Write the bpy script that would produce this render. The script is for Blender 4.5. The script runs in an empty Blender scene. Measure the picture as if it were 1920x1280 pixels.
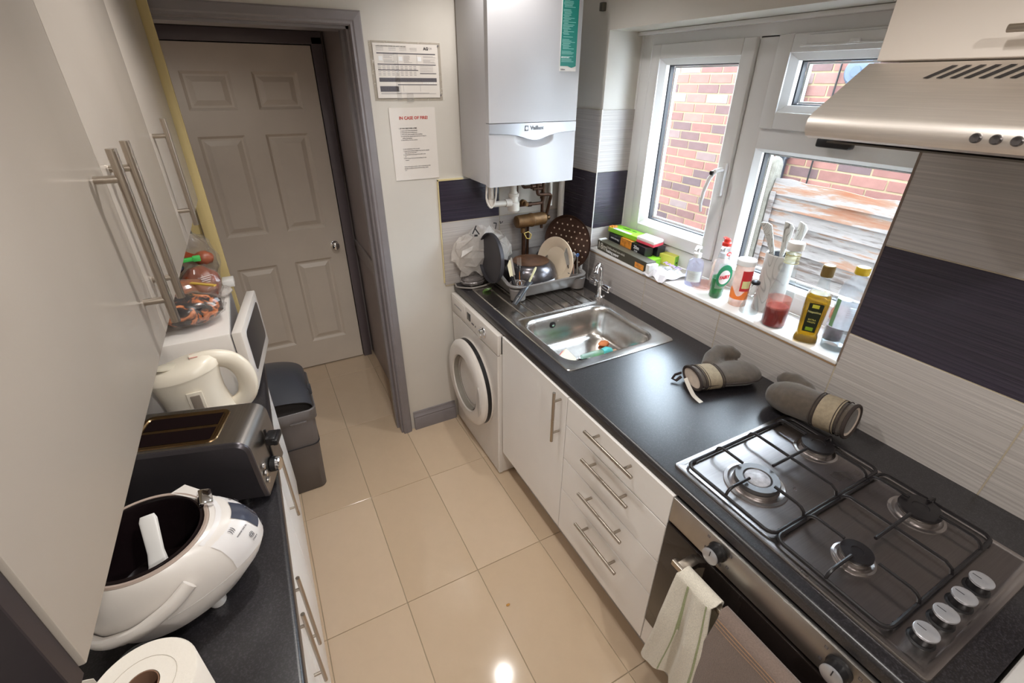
import bpy, bmesh, math, random
from mathutils import Vector, Matrix
random.seed(7)
PI = math.pi
SC = bpy.context.scene
COL = SC.collection

# ------------------------------------------------------------------ camera, sky, lights, exposure
cam = bpy.data.cameras.new('camera'); cam.sensor_width = 36.0; cam.lens = 877.2 / 1920 * 36
cam.clip_start = 0.02; cam.clip_end = 200
cob = bpy.data.objects.new('camera', cam); COL.objects.link(cob)
RT = Vector((0.88272899, -0.46985575, 0.00501118)); UP = Vector((0.22402829, 0.43021392, 0.87448688)); FW = Vector((0.41303857, 0.77081228, -0.48502328))
M = Matrix.Identity(4)
for i in range(3):
    M[i][0] = RT[i]; M[i][1] = UP[i]; M[i][2] = -FW[i]
M.translation = Vector((-1.5217, -2.2395, 1.8454))
cob.matrix_world = M
SC.camera = cob

W = bpy.data.worlds.new('sky'); SC.world = W; W.use_nodes = True
W.node_tree.nodes['Background'].inputs[0].default_value = (0.74, 0.86, 1.0, 1)
W.node_tree.nodes['Background'].inputs[1].default_value = 21.0

def ceiling_spot(x, y, power, size=2.3, blend=0.6, color=(1.0, 0.97, 0.94), rad=0.03):
    l = bpy.data.lights.new('downlight_or_fill', 'SPOT'); l.energy = power; l.color = color
    l.spot_size = size; l.spot_blend = blend; l.shadow_soft_size = rad
    o = bpy.data.objects.new('downlight_or_fill', l); o.location = (x, y, 2.395); COL.objects.link(o)
    return o
ceiling_spot(-0.61, -0.43, 20, size=2.5, blend=0.7)
ceiling_spot(-1.22, -1.00, 36, size=2.3, blend=0.6)
ceiling_spot(-1.10, -1.95, 24, size=2.4, blend=0.6)
ceiling_spot(-1.25, -2.95, 44, size=2.9, blend=0.4)
recess = ceiling_spot(-1.86, 0.30, 5.0, size=3.0, blend=0.4, rad=0.10); recess.location.z = 2.06  # added fill light to brighten the recess, hidden behind the cupboards

SC.view_settings.view_transform = 'Standard'; SC.view_settings.look = 'None'
SC.view_settings.exposure = 0.0; SC.view_settings.gamma = 1.0
SC.view_settings.use_curve_mapping = False

# ------------------------------------------------------------------ materials
def lin(c):
    c = c / 255.0
    return c / 12.92 if c <= 0.04045 else ((c + 0.055) / 1.055) ** 2.4
def C(r, g, b): return (lin(r), lin(g), lin(b), 1)

def base(name):
    m = bpy.data.materials.new(name); m.use_nodes = True
    nt = m.node_tree; b = nt.nodes['Principled BSDF']
    return m, nt, b
def N(nt, t, **kw):
    n = nt.nodes.new(t)
    for k, v in kw.items(): setattr(n, k, v)
    return n
def noise(nt, scale, detail=4, rough=0.55, coord='Object', stretch=None, dist=0.0):
    tc = N(nt, 'ShaderNodeTexCoord'); mp = N(nt, 'ShaderNodeMapping'); no = N(nt, 'ShaderNodeTexNoise')
    nt.links.new(tc.outputs[coord], mp.inputs[0]); nt.links.new(mp.outputs[0], no.inputs['Vector'])
    if stretch: mp.inputs['Scale'].default_value = stretch
    no.inputs['Scale'].default_value = scale; no.inputs['Detail'].default_value = detail
    no.inputs['Roughness'].default_value = rough; no.inputs['Distortion'].default_value = dist
    return no
def ramp(nt, src, stops):
    r = N(nt, 'ShaderNodeValToRGB'); nt.links.new(src, r.inputs[0])
    el = r.color_ramp.elements
    while len(el) < len(stops): el.new(0.5)
    for e, (p, c) in zip(el, stops): e.position = p; e.color = c
    return r
def bump(nt, b, src, strength=0.2, dist=0.002):
    bp = N(nt, 'ShaderNodeBump'); bp.inputs['Strength'].default_value = strength; bp.inputs['Distance'].default_value = dist
    nt.links.new(src, bp.inputs['Height']); nt.links.new(bp.outputs[0], b.inputs['Normal'])
    return bp
def mat(name, c, rough=0.5, metal=0.0, var=0.06, vs=6.0, bmp=0.0, bs=60.0, coat=0.0, spec=0.5, trans=0.0, stretch=None, sheen=0.0, bd=0.002):
    m, nt, b = base(name)
    b.inputs['Roughness'].default_value = rough; b.inputs['Metallic'].default_value = metal
    b.inputs['Coat Weight'].default_value = coat; b.inputs['Specular IOR Level'].default_value = spec
    b.inputs['Transmission Weight'].default_value = trans; b.inputs['Sheen Weight'].default_value = sheen
    if var > 0:
        no = noise(nt, vs, stretch=stretch)
        lo = tuple(x * (1 - var) for x in c[:3]) + (1,); hi = tuple(min(1, x * (1 + var)) for x in c[:3]) + (1,)
        r = ramp(nt, no.outputs['Fac'], [(0.3, lo), (0.7, hi)]); nt.links.new(r.outputs[0], b.inputs['Base Color'])
    else: b.inputs['Base Color'].default_value = c
    if bmp > 0:
        n2 = noise(nt, bs, stretch=stretch); bump(nt, b, n2.outputs['Fac'], bmp, bd)
    return m
def clear(name, tint, gloss=0.12, rough=0.03, diffuse=0.0, dcol=(1, 1, 1, 1)):
    """thin clear plastic or glass: see-through with a fresnel sheen, optionally milky"""
    m = bpy.data.materials.new(name); m.use_nodes = True; nt = m.node_tree; nt.nodes.clear()
    out = N(nt, 'ShaderNodeOutputMaterial'); tr = N(nt, 'ShaderNodeBsdfTransparent'); gl = N(nt, 'ShaderNodeBsdfGlossy')
    tr.inputs[0].default_value = tint; gl.inputs['Roughness'].default_value = rough
    lw = N(nt, 'ShaderNodeLayerWeight'); lw.inputs[0].default_value = gloss
    mx = N(nt, 'ShaderNodeMixShader'); ge = N(nt, 'ShaderNodeNewGeometry'); iv = N(nt, 'ShaderNodeMath', operation='SUBTRACT'); iv.inputs[0].default_value = 1.0
    mu = N(nt, 'ShaderNodeMath', operation='MULTIPLY'); nt.links.new(ge.outputs['Backfacing'], iv.inputs[1]); nt.links.new(lw.outputs['Fresnel'], mu.inputs[0]); nt.links.new(iv.outputs[0], mu.inputs[1]); nt.links.new(mu.outputs[0], mx.inputs[0])
    first = tr.outputs[0]
    if diffuse > 0:
        df = N(nt, 'ShaderNodeBsdfDiffuse'); df.inputs[0].default_value = dcol
        tl = N(nt, 'ShaderNodeBsdfTranslucent'); tl.inputs[0].default_value = dcol
        m1 = N(nt, 'ShaderNodeMixShader'); m1.inputs[0].default_value = 0.5
        nt.links.new(df.outputs[0], m1.inputs[1]); nt.links.new(tl.outputs[0], m1.inputs[2])
        m2 = N(nt, 'ShaderNodeMixShader'); no = noise(nt, 30)
        mr = N(nt, 'ShaderNodeMapRange'); mr.inputs[3].default_value = diffuse * 0.7; mr.inputs[4].default_value = min(1, diffuse * 1.3)
        nt.links.new(no.outputs['Fac'], mr.inputs[0]); nt.links.new(mr.outputs[0], m2.inputs[0])
        nt.links.new(tr.outputs[0], m2.inputs[1]); nt.links.new(m1.outputs[0], m2.inputs[2]); first = m2.outputs[0]
    nt.links.new(first, mx.inputs[1]); nt.links.new(gl.outputs[0], mx.inputs[2]); nt.links.new(mx.outputs[0], out.inputs[0])
    return m

def tile_mat(name, c, rough, ribs, spec=0.5):
    """glazed tile with fine irregular horizontal ribbing"""
    m, nt, b = base(name); b.inputs['Roughness'].default_value = rough; b.inputs['Specular IOR Level'].default_value = spec
    no = noise(nt, 1.0, detail=3, rough=0.7, stretch=(0.8, 0.8, 150))
    n2 = noise(nt, 1.0, detail=1, stretch=(1.5, 1.5, 60))
    lo = tuple(x * (1 - ribs) for x in c[:3]) + (1,); hi = tuple(min(1, x * (1 + ribs)) for x in c[:3]) + (1,)
    r = ramp(nt, no.outputs['Fac'], [(0.35, lo), (0.65, hi)]); nt.links.new(r.outputs[0], b.inputs['Base Color'])
    ad = N(nt, 'ShaderNodeMath', operation='ADD'); nt.links.new(no.outputs['Fac'], ad.inputs[0]); nt.links.new(n2.outputs['Fac'], ad.inputs[1])
    bump(nt, b, ad.outputs[0], 0.5, 0.0016)
    return m
def speckle(name, c, c2, rough, scale=420, thr=0.62, spec=0.5, bmp=0.15):
    m, nt, b = base(name); b.inputs['Specular IOR Level'].default_value = spec
    no = noise(nt, scale, detail=2); r = ramp(nt, no.outputs['Fac'], [(thr - 0.12, c), (thr + 0.1, c2)])
    n2 = noise(nt, 3, detail=1); mr = N(nt, 'ShaderNodeMapRange'); mr.inputs[3].default_value = rough - 0.02; mr.inputs[4].default_value = rough + 0.04
    nt.links.new(n2.outputs['Fac'], mr.inputs[0]); nt.links.new(mr.outputs[0], b.inputs['Roughness'])
    nt.links.new(r.outputs[0], b.inputs['Base Color']); bump(nt, b, no.outputs['Fac'], bmp, 0.0006)
    return m
def steel(name, c, rough, stretch=(1, 60, 1), var=0.1, scale=8, aniso=0.0):
    m, nt, b = base(name); b.inputs['Metallic'].default_value = 1.0
    no = noise(nt, scale, detail=5, stretch=stretch)
    lo = tuple(x * (1 - var) for x in c[:3]) + (1,); hi = tuple(min(1, x * (1 + var)) for x in c[:3]) + (1,)
    r = ramp(nt, no.outputs['Fac'], [(0.3, lo), (0.7, hi)]); nt.links.new(r.outputs[0], b.inputs['Base Color'])
    n2 = noise(nt, 3, detail=4); mr = N(nt, 'ShaderNodeMapRange'); mr.inputs[3].default_value = rough * 0.75; mr.inputs[4].default_value = rough * 1.35
    nt.links.new(n2.outputs['Fac'], mr.inputs[0]); nt.links.new(mr.outputs[0], b.inputs['Roughness'])
    bump(nt, b, no.outputs['Fac'], 0.04, 0.0006)
    return m
def random_mat(name, stops, rough, scale=18, var=0.25, bmp=0.5, stretch=None, bd=0.004):
    """each object takes its own colour from the ramp (bricks, boards, floor tiles)"""
    m, nt, b = base(name); b.inputs['Roughness'].default_value = rough
    oi = N(nt, 'ShaderNodeObjectInfo'); r = ramp(nt, oi.outputs['Random'], stops)
    no = noise(nt, scale, detail=6, rough=0.65, stretch=stretch)
    mr = N(nt, 'ShaderNodeMapRange'); mr.inputs[3].default_value = 1 - var; mr.inputs[4].default_value = 1 + var
    nt.links.new(no.outputs['Fac'], mr.inputs[0])
    mx = N(nt, 'ShaderNodeVectorMath', operation='SCALE'); nt.links.new(r.outputs[0], mx.inputs[0]); nt.links.new(mr.outputs[0], mx.inputs['Scale'])
    nt.links.new(mx.outputs[0], b.inputs['Base Color'])
    if bmp: bump(nt, b, no.outputs['Fac'], bmp, bd)
    return m

WHITE_PLASTER = mat('plaster_white', C(205, 199, 190), 0.55, var=0.035, vs=3, bmp=0.12, bs=25)
CEIL = mat('ceiling_paint', C(240, 238, 232), 0.7)
GREY_PAINT = mat('grey_gloss_paint', C(130, 124, 126), 0.32, var=0.06, vs=12, bmp=0.08, bs=40)
GREY_WALL = mat('grey_wall_paint', C(160, 150, 148), 0.5, var=0.06, vs=5)
GREY_DARK = mat('dark_grey_frame_paint', C(108, 99, 104), 0.35, var=0.05)
DOORPAINT = mat('door_paint', C(224, 212, 198), 0.38, var=0.04, vs=4)
TILE_W = tile_mat('white_ribbed_tile', C(178, 171, 166), 0.22, 0.17)
TILE_B = tile_mat('black_ribbed_tile', C(52, 46, 58), 0.20, 0.35)
GROUT = mat('grout', C(176, 163, 140), 0.8, bmp=0.2, bs=200)
UPVC = mat('white_upvc', C(226, 224, 222), 0.25, var=0.015)
SILLM = mat('white_sill_board', C(232, 230, 228), 0.3, var=0.03, vs=14)
BLACKRUB = mat('black_gasket', C(38, 38, 42), 0.5, var=0.1)
PANE = clear('window_glass', (0.97, 0.985, 0.98, 1), gloss=0.08, rough=0.0)
GLOSSW = mat('white_gloss_laminate', C(176, 167, 157), 0.24, var=0.012, coat=0.0, spec=0.5)
MATTW = mat('white_satin_laminate', C(243, 239, 235), 0.33, var=0.015)
PLINTH = mat('plinth_white', C(196, 190, 184), 0.35, var=0.03)
WORKTOP = speckle('black_speckled_laminate', C(25, 23, 26), C(56, 53, 57), 0.30, scale=300, thr=0.6, spec=0.85, bmp=0.03)
STEEL = steel('brushed_steel', C(170, 166, 162), 0.30, stretch=(60, 1, 1))
HOBST = steel('hob_steel', C(172, 166, 164), 0.28, stretch=(1, 40, 1), var=0.06)
HOODST = steel('hood_steel', C(232, 224, 216), 0.45, stretch=(30, 1, 30), var=0.05)
SINKST = steel('sink_steel', C(196, 192, 188), 0.24, stretch=(2, 2, 2), var=0.08, scale=20)
HANDLE = steel('handle_steel', C(176, 166, 154), 0.27, stretch=(1, 1, 1), var=0.05)
CHROME = mat('chrome', C(225, 225, 228), 0.06, metal=1.0, var=0.0)
COPPER = mat('aged_copper', C(76, 50, 35), 0.5, metal=0.6, var=0.35, vs=40)
BRASS = mat('aged_brass', C(112, 82, 50), 0.5, metal=0.55, var=0.3, vs=30)
IRON = mat('black_enamel_iron', C(26, 23, 25), 0.38, var=0.2, vs=60)
BLACKP = mat('black_plastic', C(24, 23, 25), 0.35, var=0.1)
BLACKG = mat('black_glass', C(34, 28, 26), 0.07, var=0.05, spec=0.5)
WHITEP = mat('white_plastic', C(222, 219, 215), 0.3, var=0.015)
BOILW = mat('boiler_enamel', C(196, 194, 196), 0.28, var=0.015)
CABRW = mat('cream_gloss_laminate', C(242, 232, 222), 0.2, var=0.012, coat=0.2)
WHITEAPP = mat('white_enamel', C(222, 215, 208), 0.28, var=0.015)
CREAM = mat('cream_plastic', C(232, 222, 204), 0.3, var=0.02)
SCREEN = mat('dark_screen', C(58, 58, 60), 0.15, var=0.05)
PINE = mat('raw_pine', C(192, 172, 120), 0.55, var=0.16, vs=3, stretch=(8, 8, 0.6), bmp=0.1, bs=20)
BINM = mat('bin_grey_plastic', C(98, 92, 90), 0.42, var=0.05, bmp=0.05, bs=200)
BINL = mat('bin_dark_lid', C(60, 60, 64), 0.35, var=0.05)
PAPER = mat('paper_white', C(226, 219, 212), 0.35, var=0.02)
INK = mat('print_grey', C(92, 88, 94), 0.6, var=0.15, vs=200)
INKL = mat('print_light_grey', C(160, 154, 154), 0.6, var=0.1, vs=200)
INKD = mat('print_black', C(40, 38, 40), 0.5, var=0.0)
REDINK = mat('print_red', C(190, 60, 52), 0.5, var=0.0)
WHITEINK = mat('print_white', C(238, 238, 238), 0.5, var=0.0)
TEAL = mat('teal_sticker', C(22, 128, 116), 0.35, var=0.05)
SILVERP = mat('silver_band', C(186, 186, 190), 0.3, metal=0.55, var=0.03)
FLOORT = random_mat('polished_beige_tile', [(0.0, C(208, 184, 156)), (1.0, C(216, 193, 166))], 0.09, scale=14, var=0.05, bmp=0.0)
BRICK = random_mat('red_brick', [(0.0, C(88, 74, 78)), (0.14, C(102, 80, 80)), (0.3, C(124, 86, 80)), (0.55, C(132, 94, 87)), (0.8, C(140, 101, 94)), (0.93, C(114, 92, 90)), (1.0, C(130, 118, 118))], 0.85, scale=16, var=0.22)
MORTAR = mat('mortar', C(158, 142, 116), 0.9, var=0.08, vs=20, bmp=0.4, bs=80)
BOARDM = None
CONC = mat('weathered_concrete', C(98, 94, 86), 0.9, var=0.18, vs=30, bmp=0.9, bs=55, bd=0.006)
GROUND = mat('yard_concrete', C(120, 116, 112), 0.9, var=0.1)
RACKM = mat('grey_brown_plastic', C(112, 106, 102), 0.36, var=0.04)
NONSTICK = mat('dark_nonstick', C(62, 60, 64), 0.38, metal=0.3, var=0.08)
WOKM = mat('graphite_pan_metal', C(92, 88, 90), 0.26, metal=0.75, var=0.12, vs=12)
BURNT = mat('burnt_base', C(120, 84, 60), 0.35, metal=0.6, var=0.4, vs=18)
BAKED = mat('browned_tray', C(66, 44, 34), 0.4, metal=0.3, var=0.3, vs=12)
CERAM = mat('cream_ceramic', C(226, 208, 184), 0.2, var=0.02)
MITT = mat('brown_quilted_cloth', C(78, 68, 58), 0.95, var=0.18, vs=60, bmp=0.5, bs=500, sheen=0.3)
MITTB = mat('striped_cuff_cloth', C(144, 130, 108), 0.95, var=0.15, vs=90, bmp=0.5, bs=500)
LINING = mat('pale_lining_cloth', C(196, 180, 166), 0.95, var=0.1, vs=40, bmp=0.4, bs=300)
def towel(name, c, c2=None, freq=260, axis='Z'):
    m, nt, b = base(name); b.inputs['Roughness'].default_value = 0.95; b.inputs['Sheen Weight'].default_value = 0.3
    no = noise(nt, 320, detail=2); r = ramp(nt, no.outputs['Fac'], [(0.3, tuple(x * 0.8 for x in c[:3]) + (1,)), (0.7, c)])
    nt.links.new(r.outputs[0], b.inputs['Base Color']); bump(nt, b, no.outputs['Fac'], 0.8, 0.002)
    return m
TOWELW = towel('cream_terry', C(228, 220, 204)); TOWELB = towel('brown_waffle_cloth', C(132, 114, 104)); TOWELG = towel('green_stripe_cloth', C(160, 166, 122))
TOWELS = towel('tan_stripe_cloth', C(196, 156, 122))
def weathered_boards():
    m, nt, b = base('weathered_painted_board'); b.inputs['Roughness'].default_value = 0.9
    oi = N(nt, 'ShaderNodeObjectInfo'); tc = N(nt, 'ShaderNodeTexCoord'); ad = N(nt, 'ShaderNodeVectorMath', operation='ADD')
    sc = N(nt, 'ShaderNodeVectorMath', operation='SCALE'); sc.inputs['Scale'].default_value = 37.0
    cb = N(nt, 'ShaderNodeCombineXYZ'); nt.links.new(oi.outputs['Random'], cb.inputs[0]); nt.links.new(oi.outputs['Random'], cb.inputs[1])
    nt.links.new(cb.outputs[0], sc.inputs[0]); nt.links.new(tc.outputs['Object'], ad.inputs[0]); nt.links.new(sc.outputs[0], ad.inputs[1])
    mp = N(nt, 'ShaderNodeMapping'); mp.inputs['Scale'].default_value = (4, 2.2, 22); nt.links.new(ad.outputs[0], mp.inputs[0])
    no = N(nt, 'ShaderNodeTexNoise'); no.inputs['Scale'].default_value = 1.0; no.inputs['Detail'].default_value = 7; no.inputs['Roughness'].default_value = 0.62; nt.links.new(mp.outputs[0], no.inputs['Vector'])
    r = ramp(nt, no.outputs['Fac'], [(0.36, C(78, 68, 64)), (0.44, C(116, 111, 110)), (0.53, C(126, 121, 120)), (0.57, C(122, 98, 84)), (0.70, C(118, 74, 52))])
    nt.links.new(r.outputs[0], b.inputs['Base Color']); bump(nt, b, no.outputs['Fac'], 0.6, 0.004)
    return m
BOARDM = weathered_boards()
def flat(name, r, g, b, rough=0.35, **k): return mat(name, C(r, g, b), rough, var=0.04, **k)
def translu(name, c, mixf=0.5, rough=0.25):
    """coloured liquid or food in a clear pack, backlit by the window"""
    m = bpy.data.materials.new(name); m.use_nodes = True; nt = m.node_tree; nt.nodes.clear()
    out = N(nt, 'ShaderNodeOutputMaterial'); df = N(nt, 'ShaderNodeBsdfDiffuse'); tr = N(nt, 'ShaderNodeBsdfTransparent'); tl = N(nt, 'ShaderNodeBsdfTranslucent')
    no = noise(nt, 25, detail=3); r = ramp(nt, no.outputs['Fac'], [(0.3, tuple(x * 0.8 for x in c[:3]) + (1,)), (0.7, c)])
    for n in (df, tl, tr): nt.links.new(r.outputs[0], n.inputs[0])
    m1 = N(nt, 'ShaderNodeMixShader'); m1.inputs[0].default_value = 0.5; nt.links.new(df.outputs[0], m1.inputs[1]); nt.links.new(tl.outputs[0], m1.inputs[2])
    m2 = N(nt, 'ShaderNodeMixShader'); m2.inputs[0].default_value = mixf; nt.links.new(m1.outputs[0], m2.inputs[1]); nt.links.new(tr.outputs[0], m2.inputs[2])
    gl = N(nt, 'ShaderNodeBsdfGlossy'); gl.inputs['Roughness'].default_value = rough; lw = N(nt, 'ShaderNodeLayerWeight'); lw.inputs[0].default_value = 0.2
    ge = N(nt, 'ShaderNodeNewGeometry'); iv = N(nt, 'ShaderNodeMath', operation='SUBTRACT'); iv.inputs[0].default_value = 1.0
    mu = N(nt, 'ShaderNodeMath', operation='MULTIPLY'); nt.links.new(ge.outputs['Backfacing'], iv.inputs[1]); nt.links.new(lw.outputs['Fresnel'], mu.inputs[0]); nt.links.new(iv.outputs[0], mu.inputs[1])
    m3 = N(nt, 'ShaderNodeMixShader'); nt.links.new(mu.outputs[0], m3.inputs[0]); nt.links.new(m2.outputs[0], m3.inputs[1]); nt.links.new(gl.outputs[0], m3.inputs[2])
    nt.links.new(m3.outputs[0], out.inputs[0])
    return m
CLEAR = clear('clear_plastic', (0.90, 0.92, 0.94, 1), gloss=0.38, rough=0.06, diffuse=0.10, dcol=C(216, 222, 230))
GLASSC = clear('clear_glass', (0.88, 0.90, 0.90, 1), gloss=0.42, rough=0.03, diffuse=0.045, dcol=C(220, 222, 222))
FILM = clear('crinkled_clear_film', (0.92, 0.92, 0.92, 1), gloss=0.35, rough=0.18, diffuse=0.12, dcol=C(230, 225, 220))

# ------------------------------------------------------------------ mesh helpers
LOCAL = set()
def V(*a): return Vector(a)
class MB:
    def __init__(s): s.bm = bmesh.new()
    def box(s, lo, hi, bev=0.0, seg=2, mtx=None):
        lo = Vector(lo); hi = Vector(hi); c = (lo + hi) / 2; d = hi - lo
        r = bmesh.ops.create_cube(s.bm, size=1.0); vs = r['verts']
        for v in vs: v.co = Vector((v.co.x * d.x, v.co.y * d.y, v.co.z * d.z)) + c
        if bev > 0:
            es = list({e for v in vs for e in v.link_edges})
            rb = bmesh.ops.bevel(s.bm, geom=es, offset=min(bev, 0.49 * min(abs(d.x), abs(d.y), abs(d.z))), segments=seg, profile=0.5, affect='EDGES')
            vs = list({v for f in rb['faces'] for v in f.verts} | {v for v in vs if v.is_valid})
            # include every vert of the connected island
            st = list(vs); seen = set(vs)
            while st:
                v = st.pop()
                for e in v.link_edges:
                    o = e.other_vert(v)
                    if o not in seen: seen.add(o); st.append(o)
            vs = list(seen)
        if mtx is not None:
            for v in vs: v.co = mtx @ v.co
        return s
    def loft(s, rings, cap0=True, cap1=True, closed=False):
        R = [[s.bm.verts.new(p) for p in r] for r in rings]; n = len(R[0])
        pairs = list(zip(R[:-1], R[1:])) + ([(R[-1], R[0])] if closed else [])
        for a, b in pairs:
            for i in range(n):
                j = (i + 1) % n
                try: s.bm.faces.new((a[i], a[j], b[j], b[i]))
                except ValueError: pass
        if not closed:
            if cap0: s.bm.faces.new(R[0][::-1])
            if cap1: s.bm.faces.new(R[-1])
        return s
    def cyl(s, p0, p1, r0, r1=None, seg=24, cap=True):
        r1 = r0 if r1 is None else r1
        p0 = Vector(p0); p1 = Vector(p1); q = (p1 - p0).to_track_quat('Z', 'Y')
        def ring(p, r): return [p + q @ Vector((r * math.cos(2 * PI * i / seg), r * math.sin(2 * PI * i / seg), 0)) for i in range(seg)]
        return s.loft([ring(p0, r0), ring(p1, r1)], cap, cap)
    def lathe(s, prof, o=(0, 0, 0), seg=32, axis=(0, 0, 1), sx=1.0, sy=1.0, cap0=True, cap1=True, rot=0.0):
        o = Vector(o); q = Vector(axis).to_track_quat('Z', 'Y')
        rings = []
        for r, z in prof:
            rr = max(r, 1e-5)
            rings.append([o + q @ Vector((sx * rr * math.cos(rot + 2 * PI * i / seg), sy * rr * math.sin(rot + 2 * PI * i / seg), z)) for i in range(seg)])
        return s.loft(rings, cap0, cap1)
    def tube(s, pts, r, seg=12, closed=False, flat=1.0):
        pts = [Vector(p) for p in pts]; n = len(pts); rings = []; prev = None
        for i, p in enumerate(pts):
            if closed: t = pts[(i + 1) % n] - pts[i - 1]
            else: t = pts[min(i + 1, n - 1)] - pts[max(i - 1, 0)]
            if t.length < 1e-9: t = Vector((0, 0, 1))
            t.normalize()
            if prev is None:
                u = t.orthogonal().normalized()
                up = Vector((0, 0, 1)) if abs(t.z) < 0.95 else Vector((1, 0, 0))
                u = t.cross(up).normalized()
            else:
                u = (prev - t * prev.dot(t)).normalized()
            prev = u; v = t.cross(u)
            rr = r[i] if isinstance(r, (list, tuple)) else r
            rings.append([p + u * (rr * math.cos(2 * PI * k / seg)) + v * (rr * flat * math.sin(2 * PI * k / seg)) for k in range(seg)])
        return s.loft(rings, True, True, closed)
    def prism(s, poly, axis, a, b, bev=0.0):
        def P(u, v, w):
            return {'x': Vector((w, u, v)), 'y': Vector((u, w, v)), 'z': Vector((u, v, w))}[axis]
        r0 = [P(u, v, a) for u, v in poly]; r1 = [P(u, v, b) for u, v in poly]
        return s.loft([r0, r1])
    def quad(s, *p):
        s.bm.faces.new([s.bm.verts.new(q) for q in p]); return s
    def grid(s, fn, nu, nv):
        G = [[s.bm.verts.new(fn(i / nu, j / nv)) for j in range(nv + 1)] for i in range(nu + 1)]
        for i in range(nu):
            for j in range(nv): s.bm.faces.new((G[i][j], G[i + 1][j], G[i + 1][j + 1], G[i][j + 1]))
        return s
    def ball(s, c, r, sx=1, sy=1, sz=1, seg=20, jit=0.0, mtx=None):
        g = bmesh.ops.create_uvsphere(s.bm, u_segments=seg, v_segments=max(6, seg // 2), radius=r)
        ph = random.random() * 9
        for v in g['verts']:
            k = 1 + jit * (math.sin(9 * v.co.x / r + ph) * math.sin(7 * v.co.y / r + 2 * ph) + 0.6 * math.sin(15 * v.co.z / r + ph))
            v.co = Vector((v.co.x * sx * k, v.co.y * sy * k, v.co.z * sz * k))
            if mtx is not None: v.co = mtx @ v.co
            v.co += Vector(c)
        return s
    def xf(s, m):
        for v in s.bm.verts: v.co = m @ v.co
        return s
    def build(s, name, m, parent=None, smooth=True, ang=35, thick=0.0, sub=0, vox=0.0):
        bm = s.bm
        bmesh.ops.remove_doubles(bm, verts=bm.verts, dist=1e-6)
        bmesh.ops.recalc_face_normals(bm, faces=bm.faces)
        root = parent
        while root is not None and root.parent is not None: root = root.parent
        off = Vector((0, 0, 0))
        if root is not None:
            if root.name not in LOCAL: off = root.location.copy()
        elif not getattr(s, 'keep', False):
            xs = [v.co for v in bm.verts]
            off = Vector(((min(c.x for c in xs) + max(c.x for c in xs)) / 2, (min(c.y for c in xs) + max(c.y for c in xs)) / 2, min(c.z for c in xs)))
        for v in bm.verts: v.co -= off
        me = bpy.data.meshes.new(name); bm.to_mesh(me); bm.free()
        o = bpy.data.objects.new(name, me); COL.objects.link(o)
        if root is None: o.location = off
        else: o.parent = parent
        me.materials.append(m)
        if thick or sub or vox:
            if thick: md = o.modifiers.new('s', 'SOLIDIFY'); md.thickness = thick; md.offset = 0
            if vox:
                md = o.modifiers.new('r', 'REMESH'); md.mode = 'VOXEL'; md.voxel_size = vox
                md = o.modifiers.new('m', 'SMOOTH'); md.iterations = 6; md.factor = 0.6
            if sub: md = o.modifiers.new('u', 'SUBSURF'); md.levels = sub; md.render_levels = sub
            dg = bpy.context.evaluated_depsgraph_get(); dg.update()
            nm = bpy.data.meshes.new_from_object(o.evaluated_get(dg)); o.modifiers.clear(); o.data = nm; me = nm
            if not me.materials: me.materials.append(m)
        if smooth:
            me.polygons.foreach_set('use_smooth', [True] * len(me.polygons))
            me.set_sharp_from_angle(angle=math.radians(ang))
        return o
def tag(o, label, cat, group=None, kind=None):
    if label: o['label'] = label
    if cat: o['category'] = cat
    if group: o['group'] = group
    if kind: o['kind'] = kind
    return o
def thing(name, label, cat, loc=(0, 0, 0), group=None, rot=None, local=False):
    o = bpy.data.objects.new(name, None); o.empty_display_size = 0.05; COL.objects.link(o); o.location = loc
    if rot is not None: o.rotation_euler = rot
    if local or rot is not None: LOCAL.add(o.name)
    return tag(o, label, cat, group)
def struct(name, mb, m, parent=None, label=None, **k):
    o = mb.build(name, m, parent, **k)
    if parent is None: o['kind'] = 'structure'
    if label: o['label'] = label
    return o
def sroot(name, loc=(0, 0, 0)):
    o = bpy.data.objects.new(name, None); o.empty_display_size = 0.05; COL.objects.link(o); o.location = loc; o['kind'] = 'structure'; return o
def copy_tree(o, parent=None):
    c = o.copy(); COL.objects.link(c)
    if parent is not None: c.parent = parent
    elif o.name in LOCAL: LOCAL.add(c.name)
    for ch in list(o.children): copy_tree(ch, c)
    return c
def text(parent, s, size, org, xd, yd, m, name='lettering', bold=0.0, cx=True, ext=0.0003):
    """flat printed lettering lying on a surface; xd reads right, yd reads up"""
    cu = bpy.data.curves.new(name, 'FONT'); cu.body = s; cu.size = size; cu.extrude = ext; cu.offset = bold
    cu.resolution_u = 2
    cu.align_x = 'CENTER' if cx else 'LEFT'; cu.align_y = 'CENTER'
    t = bpy.data.objects.new('t', cu); COL.objects.link(t)
    dg = bpy.context.evaluated_depsgraph_get(); me = bpy.data.meshes.new_from_object(t.evaluated_get(dg))
    bpy.data.objects.remove(t); bpy.data.curves.remove(cu)
    xd = Vector(xd).normalized(); yd = Vector(yd); yd = (yd - xd * yd.dot(xd)).normalized(); zd = xd.cross(yd)
    mm = Matrix((xd, yd, zd)).transposed().to_4x4(); mm.translation = Vector(org); me.transform(mm)
    root = parent
    while root.parent is not None: root = root.parent
    if root.name not in LOCAL: me.transform(Matrix.Translation(-root.location))
    me.name = name; me.materials.clear(); me.materials.append(m)
    o = bpy.data.objects.new(name, me); COL.objects.link(o); o.parent = parent
    return o
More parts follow.
